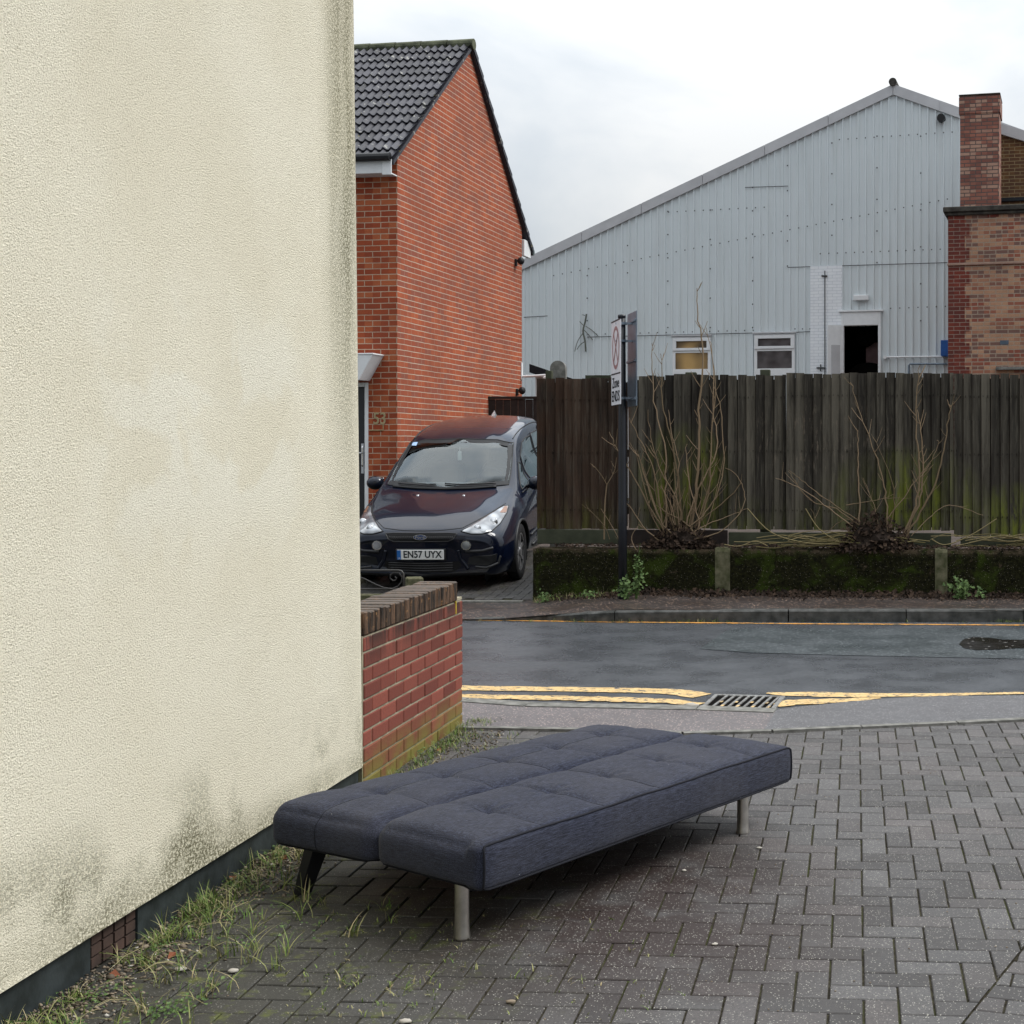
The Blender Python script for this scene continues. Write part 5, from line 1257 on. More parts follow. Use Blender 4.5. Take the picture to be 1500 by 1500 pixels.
# side glass, both sides
for s in (1, -1):
    hs_ = lambda y, z, s=s: hitS(y, z, s)
    for nm, pl in (('quarter_glass', [(1.42, 1.0), (1.86, 1.02), (1.90, 1.26), (1.80, 1.28), (1.55, 1.12)]),
                   ('side_window', [(1.98, 1.03), (2.84, 1.06), (2.86, 1.50), (2.55, 1.50), (2.30, 1.47), (2.02, 1.33)]),
                   ('side_window', [(2.93, 1.06), (3.72, 1.09), (3.68, 1.50), (2.94, 1.515)]),
                   ('side_window', [(3.80, 1.10), (4.32, 1.14), (4.10, 1.46), (3.76, 1.49)])):
        b = MB(); patch(b, pl, hs_, .004, 16, 20); o = cpart(b, nm, M['glass'])
        b = MB(); outline(b, pl, hs_, .009, .003); cpart(b, 'frame', M['trim'], o, norm=True)
    b = MB(); outline(b, [(1.9, 1.0), (1.93, .55), (1.90, .30)], hs_, .004, .0, False); outline(b, [(2.88, 1.04), (2.88, .30)], hs_, .004, .0, False); outline(b, [(3.74, 1.06), (3.66, .8), (3.50, .6)], hs_, .004, 0, False)
    outline(b, [(1.75, .26), (3.2, .26)], hs_, .02, .0, False); cpart(b, 'door_seams', M['trim'], norm=True)
    b = MB(); outline(b, [(1.35, .97), (2.0, 1.0), (3.0, 1.035), (4.2, 1.08)], hs_, .008, .006, False); cpart(b, 'belt_moulding', M['trim'], norm=True)
    b = MB(); outline(b, [(1.45, .44), (2.4, .45), (3.35, .46)], hs_, .014, .004, False); cpart(b, 'side_moulding', M['trim'], norm=True)
    for ya in (2.62, 3.50): b = MB(); outline(b, [(ya, .93), (ya+.18, .94)], hs_, .013, .03, False); cpart(b, 'door_handle', M['paint'], norm=True)
    # mirror
    b = MB(); b.ball((0, 0, 0), 1, (.105, .085, .085), 3); b.tube([(-.06*s, .02, -.03), (-.14*s, .03, -.06)], .025, 8)
    o = b.build('wing_mirror', M['paint'], car, smooth=True, uv=False); o.location = (.985*s, 1.66, 1.045)
    b = MB(); b.bbox(-.085, .070, -.055, .085, .088, .055, .01); b.build('mirror_glass', M['glass'], o)
    # wheel arches and lips
    for wy, wz in WH:
        b = MB(); P = []
        for k in range(0, 21):
            a = R(-28+(236)*k/20); yy, zz = wy+.378*math.cos(a), wz+.378*math.sin(a)
            p, n = hs_(yy, max(zz, .215)); 
            if p: P.append(Vector(p)+Vector(n)*.002)
        b.tube(P, .016, 8); 
        N2 = 24; vs = []
        for k in range(N2+1):
            a = math.pi*k/N2*1.3-.15*math.pi
            for xx in (.93, .55): vs.append((xx*s, wy+.385*math.cos(a), wz+.385*math.sin(a)))
        b.add(vs, [(2*k, 2*k+1, 2*k+3, 2*k+2) for k in range(N2)]); b.add([(.56*s, wy+.4*math.cos(R(a)), wz+.4*math.sin(R(a))) for a in range(0, 360, 15)], [tuple(range(24))])
        cpart(b, 'wheel_arch', M['trim'], norm=True)
        w = MB(); N3 = 40; pr = [(.80, .20), (.80, .30), (.815, .322), (.84, .333), (.90, .335), (.925, .328), (.935, .31), (.937, .245), (.93, .225)]
        vs = [(x*s, r_*math.cos(2*math.pi*k/N3), r_*math.sin(2*math.pi*k/N3)) for x, r_ in pr for k in range(N3)]
        w.add([(x-.87*s, y, z) for x, y, z in vs], [(i*N3+k, i*N3+(k+1) % N3, (i+1)*N3+(k+1) % N3, (i+1)*N3+k) for i in range(len(pr)-1) for k in range(N3)])
        wo_ = w.build('wheel', M['tyre'], car, smooth=True, uv=False); wo_.location = (.868*s, wy, wz)
        rm = MB()
        for x, r0_, r1_ in ((.055, .205, .228), (.062, .0, .055)):
            vs = []
            for xx, rr_ in ((x, r0_), (x, r1_), (-.02, r1_)):
                vs += [(xx*s, rr_*math.cos(2*math.pi*k/N3), rr_*math.sin(2*math.pi*k/N3)) for k in range(N3)]
            rm.add(vs, [(i*N3+k, i*N3+(k+1) % N3, (i+1)*N3+(k+1) % N3, (i+1)*N3+k) for i in range(2) for k in range(N3)])
        for k in range(7):
            a = 2*math.pi*k/7+.3; ca, sa_ = math.cos(a), math.sin(a)
            pts = []
            for rr_, hw in ((.03, .030), (.215, .020)):
                for e in (-1, 1):
                    for xx in (.045, .022): pts.append((xx*s, rr_*ca-e*hw*sa_, rr_*sa_+e*hw*ca))
            rm.add(pts, [(0, 2, 6, 4), (1, 5, 7, 3), (0, 4, 5, 1), (2, 3, 7, 6), (4, 6, 7, 5)])
        rm.build('rim', M['alloy'], wo_, smooth=False, uv=False)
        dk = MB(); dk.add([(.0*s, .22*math.cos(2*math.pi*k/24), .22*math.sin(2*math.pi*k/24)) for k in range(24)], [tuple(range(24))]); dk.build('brake_disc', M['trim'], wo_, uv=False)
    # headlights, fog lamps, bumper details
    f = (lambda pl, s=s: pl if s == 1 else mir(pl))
    HLp = [(.435, .735), (.55, .705), (.66, .70), (.745, .712), (.80, .765), (.825, .84), (.815, .90), (.765, .905), (.66, .855), (.54, .79)]
    b = MB(); patch(b, f(HLp), hitF, .005, 30, 30, .012); hl = cpart(b, 'headlight', M['lamp'])
    b = MB(); outline(b, f(HLp), hitF, .007, .003); cpart(b, 'headlight_trim', M['trim'], hl, norm=True)
    b = MB(); patch(b, f([(.755, .85), (.815, .84), (.808, .89), (.78, .895)]), hitF, .018, 8, 8); cpart(b, 'indicator', M['amberlens'], hl)
    for cx_, cz_, r_ in ((.60, .757, .040), (.74, .79, .048)):
        p, n = hitF(cx_*s, cz_); b = MB(); b.tube([Vector(p)+Vector((0, -.024, 0)), Vector(p)+Vector((0, -.012, 0))], r_, 20); b.tube([Vector(p)+Vector((0, -.027, 0)), Vector(p)+Vector((0, -.02, 0))], r_*.55, 16); cpart(b, 'reflector', M['silver'], hl, norm=True)
    p, n = hitF(.495*s, .585); b = MB(); c = Vector(p); b.tube([c+Vector((0, -.020, 0)), c+Vector((0, .02, 0))], .054, 24); fg = cpart(b, 'fog_lamp', M['silver'], smooth=False, norm=True)
    b = MB(); b.tube([c+Vector((0, -.024, 0)), c+Vector((0, -.02, 0))], .042, 24); cpart(b, 'lens', M['lamp'], fg, smooth=False, norm=True)
    b = MB(); patch(b, f([(.50, .365), (.70, .345), (.80, .37), (.815, .47), (.52, .455)]), hitF, .004, 12, 16); cpart(b, 'side_intake', M['trim'])
    b = MB(); outline(b, f([(.48, .515), (.66, .515), (.79, .545)]), hitF, .017, .002, False); outline(b, f([(.58, .335), (.70, .32), (.82, .36), (.845, .45)]), hitF, .014, .002, False); cpart(b, 'bumper_strip', simple('grey_black_strip', (.035, .036, .040), .45, .4), norm=True)
    b = MB(); outline(b, f([(.40, .53), (.43, .42), (.52, .29)]), hitF, .022, .0, False); cpart(b, 'bumper_blade', M['paint'], norm=True)
# bonnet shut line and creases
b = MB(); outline(b, [(-.80, .735+.20), (-.62, .845), (-.44, .765), (-.2, .748), (0, .745), (.2, .748), (.44, .765), (.62, .845), (.80, .935)], hitF, .004, .001, False); cpart(b, 'bonnet_gap', M['trim'], norm=True)
GR = [(-.30, .635), (.30, .635), (.36, .66), (.395, .715), (.30, .722), (-.30, .722), (-.395, .715), (-.36, .66)]
b = MB(); patch(b, GR, hitF, .004, 10, 30); gr = cpart(b, 'grille', simple('mesh_grille', (.007, .007, .008), .6, .3))
b = MB()
for k in range(-18, 19):
    x = k*.0205
    if abs(x) < .36: outline(b, [(x-.018, .655), (x+.018, .71)], hitF, .0022, .006, False, 3); outline(b, [(x+.018, .655), (x-.018, .71)], hitF, .0022, .006, False, 3)
outline(b, GR, hitF, .006, .004); cpart(b, 'grille_mesh', simple('satin_mesh', (.03, .03, .033), .4, .5), gr, norm=True)
p, n = hitF(0, .685)
b = MB(); ell = [(.075*math.cos(2*math.pi*k/32), .030*math.sin(2*math.pi*k/32)) for k in range(32)]
By = Matrix.Translation(Vector(p)+Vector((0, -.022, 0))) @ Matrix.Rotation(R(90), 4, 'X')
b.prism(ell, -.01, .004, By); em = cpart(b, 'oval_badge', M['silver'], smooth=False, norm=True)
b = MB(); b.prism([(x*.88, y*.80) for x, y in ell], .0045, .006, By); cpart(b, 'badge_field', simple('navy_enamel', (.02, .05, .16), .2, .6), em, smooth=False, norm=True)
text_mesh('badge_script', 'Ford', .048, M['silver'], By @ Matrix.Translation((0, .001, .0075)), em, .001, .001, 1.15)
LI = [(-.36, .285), (.36, .285), (.43, .345), (.41, .40), (-.41, .40), (-.43, .345)]
b = MB(); patch(b, LI, hitF, .004, 8, 20); li = cpart(b, 'lower_intake', simple('intake_black', (.005, .005, .006), .6))
b = MB()
for z in (.305, .333, .361, .388): outline(b, [(-.38, z), (.38, z)], hitF, .006, .006, False, 20)
cpart(b, 'intake_slats', simple('slat_black', (.035, .035, .038), .4, .5), li, norm=True)
b = MB(); patch(b, [(-.42, .205), (.42, .205), (.78, .26), (.74, .27), (.40, .262), (-.40, .262), (-.74, .27), (-.78, .26)], hitF, .003, 6, 20); cpart(b, 'air_dam', M['trim'])
# number plate
pp_, _ = hitF(0, .49); py_ = pp_.y-.028
b = MB(); b.bbox(-.26, py_, .435, .26, py_+.012, .546, .004); pl = b.build('number_plate', M['plate'], car, uv=False)
b = MB(); b.bbox(-.259, py_-.0012, .437, -.215, py_-.0002, .544, .0002); b.build('blue_band', M['plateb'], pl, uv=False)
b = MB(); b.bbox(-.28, py_+.0125, .425, .28, py_+.04, .556, .006); b.build('plate_holder', M['trim'], pl, uv=False)
text_mesh('plate_text', 'EN57 UYX', .108, M['signk'], Matrix.Translation((.022, py_-.0012, .4915)) @ Rx, pl, .0006, .0025, .86)
text_mesh('plate_country', 'GB', .022, M['plate'], Matrix.Translation((-.237, py_-.002, .452)) @ Rx, pl, .0004, 0)
# roof aerial, roof rails, washer jets
p, n = hitT(.0, 3.95); b = MB(); b.add([(p.x-.03, p.y-.05, p.z-.01), (p.x+.03, p.y-.05, p.z-.01), (p.x+.03, p.y+.10, p.z-.015), (p.x-.03, p.y+.10, p.z-.015), (p.x, p.y+.08, p.z+.065)], [(0, 1, 4), (1, 2, 4), (2, 3, 4), (3, 0, 4)]); b.build('roof_fin', M['silver'], car, uv=False)
for s in (1, -1):
    b = MB(); P = []
    for k in range(14):
        y = 2.15+k*.16; p, n = hitT(.62*s, y); P.append(Vector(p)+Vector(n)*.003)
    b.tube(P, .007, 6); cpart(b, 'roof_strip', M['trim'], norm=True)
    p, n = hitT(.27*s, .93); b = MB(); b.ball(p, .018, (1, 1, .6), 2); cpart(b, 'washer_jet', M['silver'], norm=True)

# ============================================================ PLANTS ON THE FAR SIDE
def twig_path(p0, p1, n, wob, seed):
    out = []
    for i in range(n+1):
        t = i/n; p = Vector(p0).lerp(Vector(p1), t)
        out.append(p+Vector((noise.noise(Vector((t*2.5, seed, 0))), noise.noise(Vector((t*2.5, seed, 5)))*.6, noise.noise(Vector((t*2.5, seed, 9)))*.4))*wob*math.sin(math.pi*min(1, t*1.2)*.8))
    return out
def pixpath(pts, Yb, Yt, sub=5):
    P = [A(x, y, Yb+(Yt-Yb)*i/(len(pts)-1)) for i, (x, y) in enumerate(pts)]; out = []
    for i in range(len(P)-1):
        a = P[max(i-1, 0)]; b_ = P[i]; c = P[i+1]; d = P[min(i+2, len(P)-1)]
        for k in range(sub): out.append(cr4(a, b_, c, d, k/sub))
    out.append(P[-1]); return out
def stem(b, path, r0_, r1_, twigs, seed, side=.22):
    random.seed(seed); n = len(path)
    b.tube(path, [r0_+(r1_-r0_)*i/(n-1) for i in range(n)], 6, random.random(), False)
    for k in range(twigs):
        i = random.randint(int(n*.25), n-2); p = path[i]; d = (path[i+1]-path[i]).normalized()
        sd_ = Vector((random.choice((-1, 1))*random.uniform(.4, 1), random.uniform(-.4, .3), random.uniform(.2, .7))).normalized()
        L_ = side*random.uniform(.35, 1); e = p+(d*.7+sd_*.8).normalized()*L_
        mid = (p+e)/2+Vector((0, 0, -.01)); b.tube([p, mid, e], [r1_*1.3, r1_, r1_*.6], 5, random.random(), False)
def leaf(b, p, sz, nrm, tint, cup=.25):
    n = nrm.normalized(); a = n.orthogonal().normalized(); a.rotate(Matrix.Rotation(random.uniform(0, 6.28), 3, n)); c = n.cross(a); l = sz; w = sz*.42
    vs = [p, p+a*l*.35+c*w+n*cup*w, p+a*l+n*cup*l*.3*random.uniform(-1, 1), p+a*l*.35-c*w+n*cup*w]
    b.add(vs, [(0, 1, 2), (0, 2, 3)], tint)
def mound(b, c, rx, ry, rz, n, sz, seed):
    random.seed(seed)
    for _ in range(n):
        th_ = random.uniform(0, 6.28); r_ = random.random()**.6; ph = random.random()
        p = c+Vector((rx*r_*math.cos(th_), ry*r_*math.sin(th_), rz*(1-r_*r_)*random.uniform(.0, 1)))
        leaf(b, p, sz*random.uniform(.5, 1.2), Vector((random.uniform(-1, 1), random.uniform(-1.2, .3), random.uniform(0, 1))), random.random(), .4)
YS = 14.50
s1 = empty('bare_shrub', A(1000, 795, YS), 0, 'larger leafless shrub with tall bare stems on the wall right of the sign pole', 'shrub', 'bare shrubs on the mossy wall')
inv1 = -s1.location
b = MB()
stems1 = [([(1018, 795), (1022, 740), (1024, 660), (1024, 600), (1030, 520), (1022, 460), (1021, 422)], .020, .004, 10),
 ([(1010, 795), (1030, 740), (1040, 700), (1043, 620), (1048, 560), (1035, 480)], .013, .003, 7),
 ([(1000, 795), (985, 720), (975, 660), (960, 600), (955, 540), (955, 503)], .012, .003, 5),
 ([(1005, 790), (1000, 730), (985, 650), (970, 590), (970, 540), (968, 518)], .013, .003, 6),
 ([(995, 790), (975, 730), (955, 680), (935, 640), (920, 610)], .010, .003, 4),
 ([(990, 790), (960, 750), (930, 700), (905, 660), (898, 640)], .010, .003, 5),
 ([(1010, 790), (1020, 730), (1050, 660), (1045, 600), (1044, 530), (1040, 500)], .010, .003, 5),
 ([(985, 795), (960, 760), (945, 700), (935, 665)], .009, .003, 5),
 ([(1012, 780), (1035, 755), (1052, 720), (1060, 660), (1055, 600), (1044, 560)], .009, .003, 3),
 ([(1015, 790), (1060, 745), (1080, 715), (1088, 680), (1080, 640), (1072, 628)], .008, .003, 0),
 ([(1020, 790), (1055, 780), (1085, 750), (1090, 720), (1078, 695), (1062, 685)], .007, .003, 0),
 ([(1010, 790), (1000, 740), (968, 690), (955, 650), (948, 600)], .010, .003, 6),
 ([(995, 795), (985, 750), (995, 690), (985, 640), (978, 600)], .009, .003, 5),
 ([(985, 792), (950, 770), (925, 745), (915, 735)], .008, .003, 3), ([(1008, 790), (1018, 760), (1008, 700), (1005, 650)], .010, .003, 4),
 ([(1002, 790), (992, 765), (965, 740), (958, 690)], .012, .004, 4), ([(1018, 790), (1040, 770), (1062, 758), (1095, 745)], .007, .002, 2)]
def kink(P, sd_, amp=.012):
    return [p+Vector((noise.noise(Vector((k*.9, sd_, 1)))*amp*1.6, noise.noise(Vector((k*.9, sd_, 4)))*amp, noise.noise(Vector((k*.9, sd_, 8)))*amp*.6)) for k, p in enumerate(P)]
for i, (pp2, r0_, r1_, tw) in enumerate(stems1):
    ox = random.uniform(-26, 22); pp2 = [(pp2[0][0]+ox, pp2[0][1]), (pp2[1][0]+ox*.45, pp2[1][1])]+pp2[2:]
    stem(b, kink([p+inv1 for p in pixpath(pp2, YS-.02+random.uniform(-.08, .05), YS+random.uniform(-.25, .18))], i*3.7), r0_, r1_, int(tw*1.5), 40+i)
for i in range(26):
    random.seed(400+i); x = random.uniform(955, 1045); pth = pixpath([(1000+(x-1000)*.35, 798), (x, random.uniform(740, 765)), (x+(x-1000)*.5+random.uniform(-12, 12), random.uniform(650, 740))], YS, YS+random.uniform(-.3, .1))
    stem(b, [p+inv1 for p in pth], .006, .002, 2, 500+i, .12)
b.build('stems', M['twig'], s1, smooth=True, uv=False)
b = MB(); mound(b, Vector((-.02, -.03, -.06)), .42, .16, .30, 900, .05, 61); b.ball((0, 0, -.02), .16, (1.5, .8, .9), 3, .1, .5); b.build('dead_leaves', M['dead'], s1, uv=False)
s2 = empty('bare_shrub', A(1280, 795, YS-.22), 0, 'lower leafless shrub with spreading stems on the right part of the mossy wall', 'shrub', 'bare shrubs on the mossy wall')
inv2 = -s2.location; Y2 = YS-.22
b = MB()
stems2 = [([(1320, 790), (1338, 750), (1347, 700), (1343, 640), (1342, 590), (1347, 535)], .014, .004, 9), ([(1322, 790), (1345, 740), (1352, 690), (1350, 640), (1344, 600)], .012, .004, 6),
 ([(1325, 788), (1355, 740), (1375, 690), (1385, 640), (1392, 600), (1390, 592)], .012, .003, 4), ([(1300, 790), (1298, 730), (1290, 690), (1275, 645), (1258, 600), (1247, 560)], .009, .003, 4),
 ([(1259, 780), (1259, 740), (1257, 690), (1257, 650), (1257, 630)], .009, .004, 1), ([(1260, 770), (1225, 745), (1190, 735), (1165, 705), (1155, 690)], .008, .002, 2),
 ([(1255, 775), (1215, 745), (1180, 720), (1150, 705), (1135, 700)], .007, .002, 2), ([(1262, 765), (1230, 745), (1195, 720), (1170, 700), (1155, 688)], .007, .002, 1),
 ([(1300, 760), (1330, 720), (1360, 680), (1375, 650), (1372, 645)], .007, .002, 3), ([(1270, 780), (1240, 760), (1205, 780), (1188, 745)], .006, .002, 1),
 ([(1300, 790), (1310, 740), (1305, 700), (1280, 640)], .006, .002, 3), ([(1240, 740), (1270, 735), (1300, 730), (1335, 730)], .006, .002, 3), ([(1290, 780), (1280, 740), (1265, 700)], .006, .002, 3),
 ([(1335, 785), (1360, 760), (1390, 740), (1440, 755)], .005, .002, 1)]
for i, (pp2, r0_, r1_, tw) in enumerate(stems2): stem(b, kink([p+inv2 for p in pixpath(pp2, Y2-.02, Y2+random.uniform(-.15, .12))], i*5.3), r0_, r1_, int(tw*1.5), 80+i)
b.build('stems', M['twig'], s2, smooth=True, uv=False)
b = MB(); mound(b, Vector((.0, -.02, -.08)), .46, .16, .42, 1100, .055, 62); b.ball((0, 0, -.02), .18, (1.5, .8, 1.0), 3, .1, .5); b.build('dead_leaves', M['dead'], s2, uv=False)
# twiggy sapling left of the pole, climber on the warehouse
s3 = empty('bare_sapling', A(886, 795, 14.42), 0, 'thin bare sapling with forked twigs left of the sign pole', 'sapling'); b = MB(); i3 = -s3.location
for i, (pp2, r0_, r1_, tw) in enumerate([([(885, 790), (886, 740), (889, 710)], .009, .006, 0), ([(889, 710), (880, 695), (868, 680)], .005, .002, 3), ([(889, 710), (900, 690), (903, 670)], .005, .002, 3), ([(893, 790), (885, 770), (862, 745), (858, 735)], .004, .002, 4), ([(912, 800), (896, 770), (880, 745)], .004, .002, 4),
    ([(950, 855), (940, 820), (925, 790), (935, 770)], .006, .003, 3)]):
    stem(b, [p+i3 for p in pixpath(pp2, 14.40, 14.32)], r0_, r1_, tw, 120+i, .1)
b.build('stems', M['twig'], s3, uv=False)
k_ = (857-X0)/F; Yc = 32.7/(1+.22*k_)-.1
s4 = empty('dead_climber', A(857, 520, Yc), 0, 'wispy dead climber twigs clinging to the grey cladding left of the sign', 'climber'); b = MB(); i4 = -s4.location
for i, pp2 in enumerate([[(858, 515), (857, 500), (854, 485), (857, 472), (859, 460)], [(857, 500), (850, 505), (845, 512)], [(855, 483), (862, 490), (868, 498)], [(856, 478), (852, 474), (849, 471)], [(857, 462), (853, 461)], [(854, 488), (846, 500), (842, 515)], [(858, 478), (866, 483), (876, 492)]]):
    b.tube([p+i4 for p in pixpath(pp2, Yc, Yc, 3)], .022 if i == 0 else .010, 5, .2)
b.build('twigs', simple('grey_twig', (.14, .15, .13), .9), s4, uv=False)
# runners lying along the wall top
vn = MB(); random.seed(77)
for i in range(46):
    xa = random.uniform(1060, 1235) if i < 26 else random.uniform(1360, 1500); ln = random.uniform(60, 170); ya = random.uniform(785, 801)
    pts = [(xa, ya), (xa+ln*.35, ya-random.uniform(-3, 9)), (xa+ln*.7, ya-random.uniform(-3, 7)), (xa+ln, ya+random.uniform(-3, 3))]
    vn.tube(pixpath(pts, 14.30-random.uniform(-.05, .10), 14.30-random.uniform(-.05, .1)-.05), random.uniform(.003, .006), 5, random.random(), False)
for pts in ([(1500, 790), (1465, 785), (1430, 793), (1400, 800)], [(1365, 790), (1385, 798), (1420, 785), (1460, 760)], [(1500, 800), (1490, 810), (1488, 830)], [(1095, 745), (1130, 780), (1180, 795), (1230, 797)], [(1180, 745), (1200, 775), (1230, 795)]):
    vn.tube(pixpath(pts, 14.2, 14.2), .006, 5, .6, False)
o = vn.build('runners', M['vine'], uv=False, smooth=True); tag(o, 'tangle of cut straw-coloured runners lying on top of the mossy wall', 'dead stems', kind='stuff')
# green weeds
def weed(name, base, hgt, spread, n, sz, seed, lab, cat):
    r_ = empty(name, base, 0, lab, cat); random.seed(seed); b = MB(); st_ = MB()
    for k in range(max(3, n//14)):
        a = random.uniform(0, 6.28); e = Vector((math.cos(a)*spread*random.random(), math.sin(a)*spread*.6*random.random(), hgt*random.uniform(.4, 1))); st_.tube([(e.x*.15, e.y*.15, 0), e*.6+Vector((0, 0, hgt*.1)), e], [.004, .003, .0015], 4, .3, False)
        for _ in range(14):
            t = random.uniform(.15, 1); p = e*t+Vector((random.gauss(0, .02), random.gauss(0, .02), random.gauss(0, .015))); p.z = max(p.z, .005)
            leaf(b, p, sz*random.uniform(.6, 1.2), Vector((random.uniform(-.6, .6), random.uniform(-1, .1), random.uniform(.2, 1))), random.random())
    st_.build('stalks', M['leaf'], r_, uv=False); b.build('leaves', M['leaf'], r_, uv=False)
pb2 = A(916, 880, 13.75); pb2.z = farz(pb2.x)
weed('green_weed', pb2, .26, .20, 110, .045, 1, 'leafy green weed clump at the foot of the sign pole', 'weed')
weed('tall_weed', pb2+Vector((.10, .05, 0)), .62, .10, 90, .035, 2, 'tall leafy weed stalk climbing beside the foot of the sign pole', 'weed')
q = A(858, 868, 14.15); q.z = farz(q.x); weed('green_weed', q, .10, .13, 60, .035, 3, 'small low green weed left of the sign pole', 'weed')
q = A(1408, 880, 13.75); q.z = .1; weed('green_weed', q, .24, .24, 210, .04, 4, 'bushy bright green weed against the wall below its right-hand pier', 'weed')
q = A(1440, 875, 13.8); q.z = .1; weed('green_weed', q, .12, .10, 40, .035, 5, 'little green sprout just right of the bushy weed under the wall', 'weed')
q = A(795, 868, 14.1); q.z = farz(q.x); weed('green_weed', q, .13, .12, 60, .03, 6, 'scruffy green weed at the left end of the mossy wall', 'weed')
b = MB(); random.seed(91)
for _ in range(5200):
    x = random.uniform(-2.5, 3.6); yw = 14.42-.075*(x+2.63); d_ = abs(random.gauss(0, .15+.09*noise.noise(Vector((x*2, 0, 0))))); 
    if x < -1.9 and random.random() < .6: continue
    z = farz(x)+random.uniform(.0, .05)*math.exp(-d_/.1)
    leaf(b, Vector((x, yw-.02-d_, z)), random.uniform(.02, .06), Vector((random.uniform(-.7, .7), random.uniform(-1, .2), random.uniform(.2, 1))), random.random()**1.5, .5)
for _ in range(1500):
    x = random.uniform(-2.4, 3.6); yw = 14.42-.075*(x+2.63); leaf(b, Vector((x, yw+random.uniform(.03, .30), .585+random.uniform(0, .02))), random.uniform(.02, .05), Vector((random.uniform(-.7, .7), random.uniform(-1, .2), 1)), random.random(), .5)
o = b.build('leaf_litter', M['dead'], uv=False); tag(o, 'brown dead leaves drifted along the foot of the mossy wall', 'leaf litter', kind='stuff')

# ============================================================ GRASS AND GRIT ON THE NEAR SIDE
def tuft(b, c, n, hgt, spread, dry=.35):
    for _ in range(n):
        a = random.uniform(0, 6.28); ln = hgt*random.uniform(.45, 1.1); lean_ = random.uniform(.1, 1.5); w = random.uniform(.0009, .0024)
        d = Vector((math.cos(a), math.sin(a), 0)); sdv = Vector((-d.y, d.x, 0)); p0 = c+Vector((random.gauss(0, spread), random.gauss(0, spread), 0)); t = random.random()
        tint = .6+.3*random.random() if random.random() < dry else random.uniform(0, .55)
        vs = []; N_ = 4
        for k in range(N_+1):
            u = k/N_; p = p0+d*(ln*lean_*u**1.7)+Vector((0, 0, ln*(u-.35*lean_*u*u))); ww = w*(1-u**1.6)+.0002
            vs += [p-sdv*ww, p+sdv*ww]
        b.add(vs, [(2*k, 2*k+1, 2*k+3, 2*k+2) for k in range(N_)], tint)
random.seed(21); g = MB(); lf = MB(); pe = MB()
def wallpt(t, o_): return hp(t, o_, 0)
t = 0
for _ in range(330):
    t = random.uniform(-.0, 3.0); o_ = abs(random.gauss(.03, .08))
    if noise.noise(Vector((t*2.1, 4, o_*3))) < -.12: continue
    tuft(g, wallpt(t, o_), random.randint(2, 14), random.uniform(.02, .11)*random.uniform(.6, 1.2), .022, .5)
for _ in range(150):
    t = random.uniform(.3, 3.0); o_ = random.uniform(.0, .55)*random.random()**.5+.02
    if noise.noise(wallpt(t, o_)*3.2) < -.05: continue
    tuft(g, wallpt(t, o_), random.randint(3, 12), random.uniform(.035, .10), .012, .6)
for px, py, n, hh in ((447, 1320, 16, .11), (470, 1325, 12, .08), (520, 1370, 14, .09), (560, 1330, 12, .07), (500, 1440, 10, .06), (585, 1455, 9, .05), (300, 1460, 14, .07), (405, 1420, 12, .08), (440, 1345, 12, .10), (575, 1350, 8, .06), (240, 1440, 16, .09), (330, 1400, 14, .09), (365, 1395, 14, .10), (290, 1350, 12, .10), (620, 1440, 7, .03), (760, 1430, 7, .03), (840, 1440, 6, .03), (690, 1420, 7, .03)):
    tuft(g, G(px, py), n, hh, .018, .6)
for _ in range(90):      # dry straws lying about
    p = wallpt(random.uniform(.2, 3), abs(random.gauss(.05, .16))); a = random.uniform(0, 6.28); L_ = random.uniform(.03, .13); e = Vector((math.cos(a)*L_, math.sin(a)*L_, random.uniform(-.0, .03)))
    g.tube([p+Vector((0, 0, .012)), p+e*.5+Vector((0, 0, .022)), p+e+Vector((0, 0, .012))], .0009, 4, .85, False)
# joints with tiny growth
for _ in range(240):
    p = G(random.uniform(420, 1000), random.uniform(1330, 1500)); 
    if random.random() < .25+.75*(p.x < -1.0): tuft(g, p, random.randint(2, 4), random.uniform(.008, .022), .008, .5)
# along the garden wall
for _ in range(210):
    t = random.uniform(0, 1.7); p = Vector((-1.94+.0575*t+abs(random.gauss(0, .07)), 6.35+t, 0)); tuft(g, p, random.randint(3, 7), random.uniform(.02, .07), .012, .35)
for _ in range(60):
    p = Vector((random.uniform(-1.85, -1.45), random.uniform(6.7, 7.8), 0)); tuft(g, p, 4, .035, .02, .5)
# tufts in the gutter of the far kerb
for _ in range(120):
    x = random.choice((random.gauss(-1.7, .35), random.gauss(-.75, .18), random.gauss(2.25, .12), random.uniform(-2.4, 2.4))); yk = 12.79-.02*(x+2.6)-.1
    q = G(X0+x/12.7*F, 910.5, -.01); tuft(g, Vector((x, q.y-.0, -.012)), 5, random.uniform(.02, .055), .02, .3)
for _ in range(60):
    x = random.uniform(-2.55, -1.6); tuft(g, Vector((x, 14.3+random.uniform(-.15, .05), farz(x))), 6, .09, .03, .75)
o = g.build('grass', M['grass'], uv=False, norm=False); tag(o, 'sparse grass tufts growing from the paving joints and wall feet', 'grass', kind='stuff')
def clover(c, n, sz, sp):
    for _ in range(n):
        p = c+Vector((random.gauss(0, sp), random.gauss(0, sp), random.uniform(.003, .03))); leaf(lf, p, sz*random.uniform(.6, 1.2), Vector((random.uniform(-.5, .5), random.uniform(-.6, .2), 1)), random.random())
for px, py, n in ((400, 1258, 40), (395, 1250, 30), (255, 1480, 50), (235, 1490, 40), (325, 1450, 20), (285, 1475, 20), (610, 1105, 50), (655, 1088, 40), (640, 1075, 30), (590, 1112, 30), (560, 1125, 30), (345, 1385, 14), (430, 1380, 10), (225, 1358, 12)): clover(G(px, py), n, .014, .035)
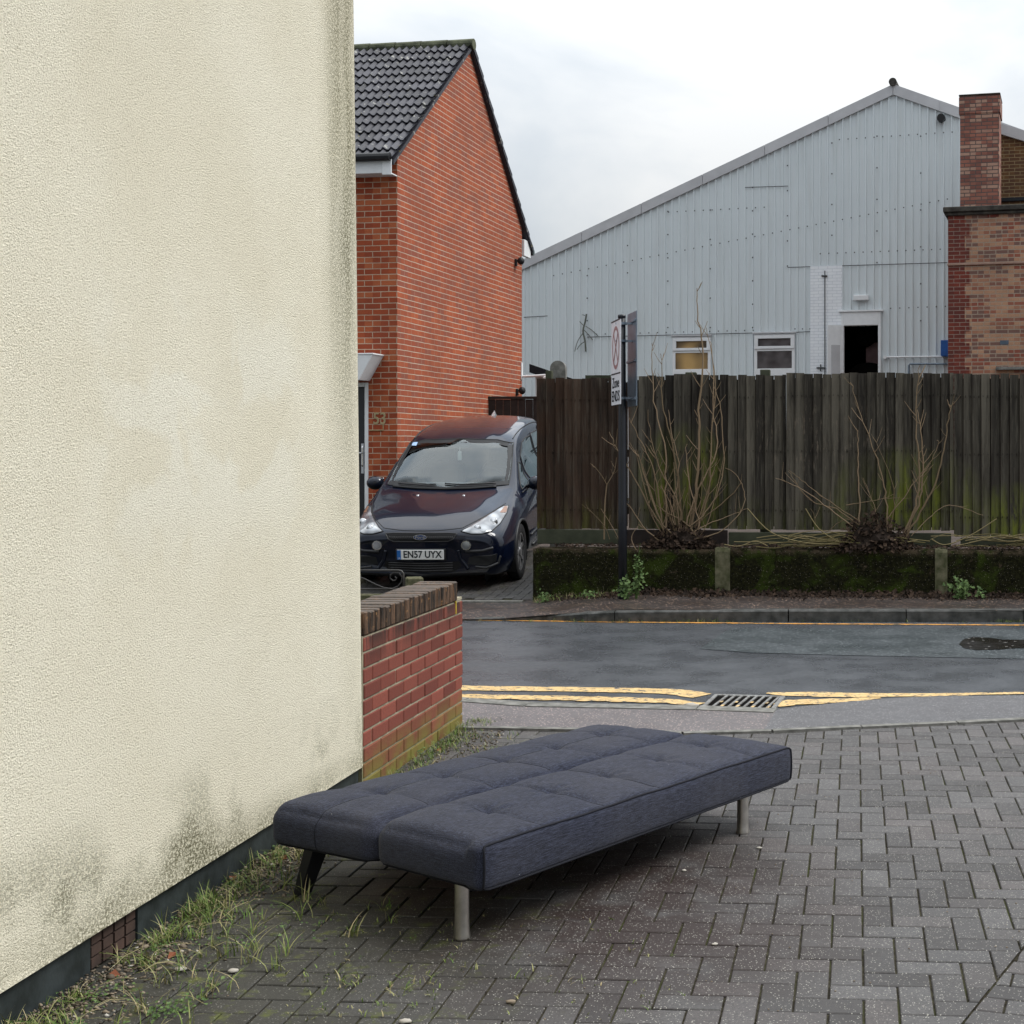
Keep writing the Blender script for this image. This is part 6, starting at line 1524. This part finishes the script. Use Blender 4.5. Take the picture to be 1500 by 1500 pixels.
for _ in range(110): clover(wallpt(random.uniform(.3, 3), abs(random.gauss(0, .2))), random.randint(4, 14), random.uniform(.006, .013), .018)
o = lf.build('ground_weeds', M['leaf'], uv=False, norm=False); tag(o, 'tiny broad-leaved weeds scattered among the grass on the paving', 'weeds', kind='stuff')
for _ in range(3600):
    t = random.uniform(-.1, 3.0); o_ = abs(random.gauss(0, .11))-.01
    if noise.noise(wallpt(t, 0)*1.7) < -.25 and random.random() < .7: continue
    p = wallpt(t, o_); r_ = random.uniform(.002, .0062)*(1 if random.random() < .93 else 1.8); pe.ball((p.x, p.y, r_*.5+max(0, .05-o_)*.35*random.random()), r_, (random.uniform(.8, 1.4), random.uniform(.7, 1.2), random.uniform(.5, .8)), 1, random.random(), 1.0)
for _ in range(260):
    p = Vector((random.uniform(-2.0, .9), random.uniform(3.6, 7.6), .0)); r_ = random.uniform(.0015, .0035); pe.ball((p.x, p.y, r_*.5), r_, (1.2, 1, .6), 1, random.uniform(.5, 1), .4)
for px, py, r_ in ((748, 1469, .010), (594, 1498, .012), (1047, 1384, .007), (1002, 1276, .007), (341, 1424, .011), (1112, 1243, .008), (1013, 1036, .03), (264, 1422, .013)):
    p = G(px, py); pe.ball((p.x, p.y, r_*.4), r_, (1.5, 1.0, .55), 2, .98 if px != 748 else .8, .4)
for _ in range(500):
    p = Vector((random.uniform(-1.93, -1.55), random.uniform(6.5, 7.9), 0)); r_ = random.uniform(.003, .007); pe.ball((p.x, p.y, r_*.5), r_, (1.2, 1, .6), 1, random.random(), .5)
o = pe.build('grit', M['peb'], uv=False, smooth=True); tag(o, 'loose grit and pebbles gathered along the foot of the cream wall', 'gravel', kind='stuff')
b = MB(); random.seed(5)
for px, py in ((325, 1292), (335, 1295), (160, 1432), (258, 1400), (420, 1262), (640, 1100)):
    leaf(b, G(px, py)+Vector((0, 0, .012)), .035, Vector((random.uniform(-.4, .4), -.5, 1)), random.random(), .4)
o = b.build('fallen_leaves', simple('russet_leaf', (.22, .07, .03), .7), uv=False, norm=False); tag(o, 'a few russet fallen leaves among the grit', 'leaves', kind='stuff')
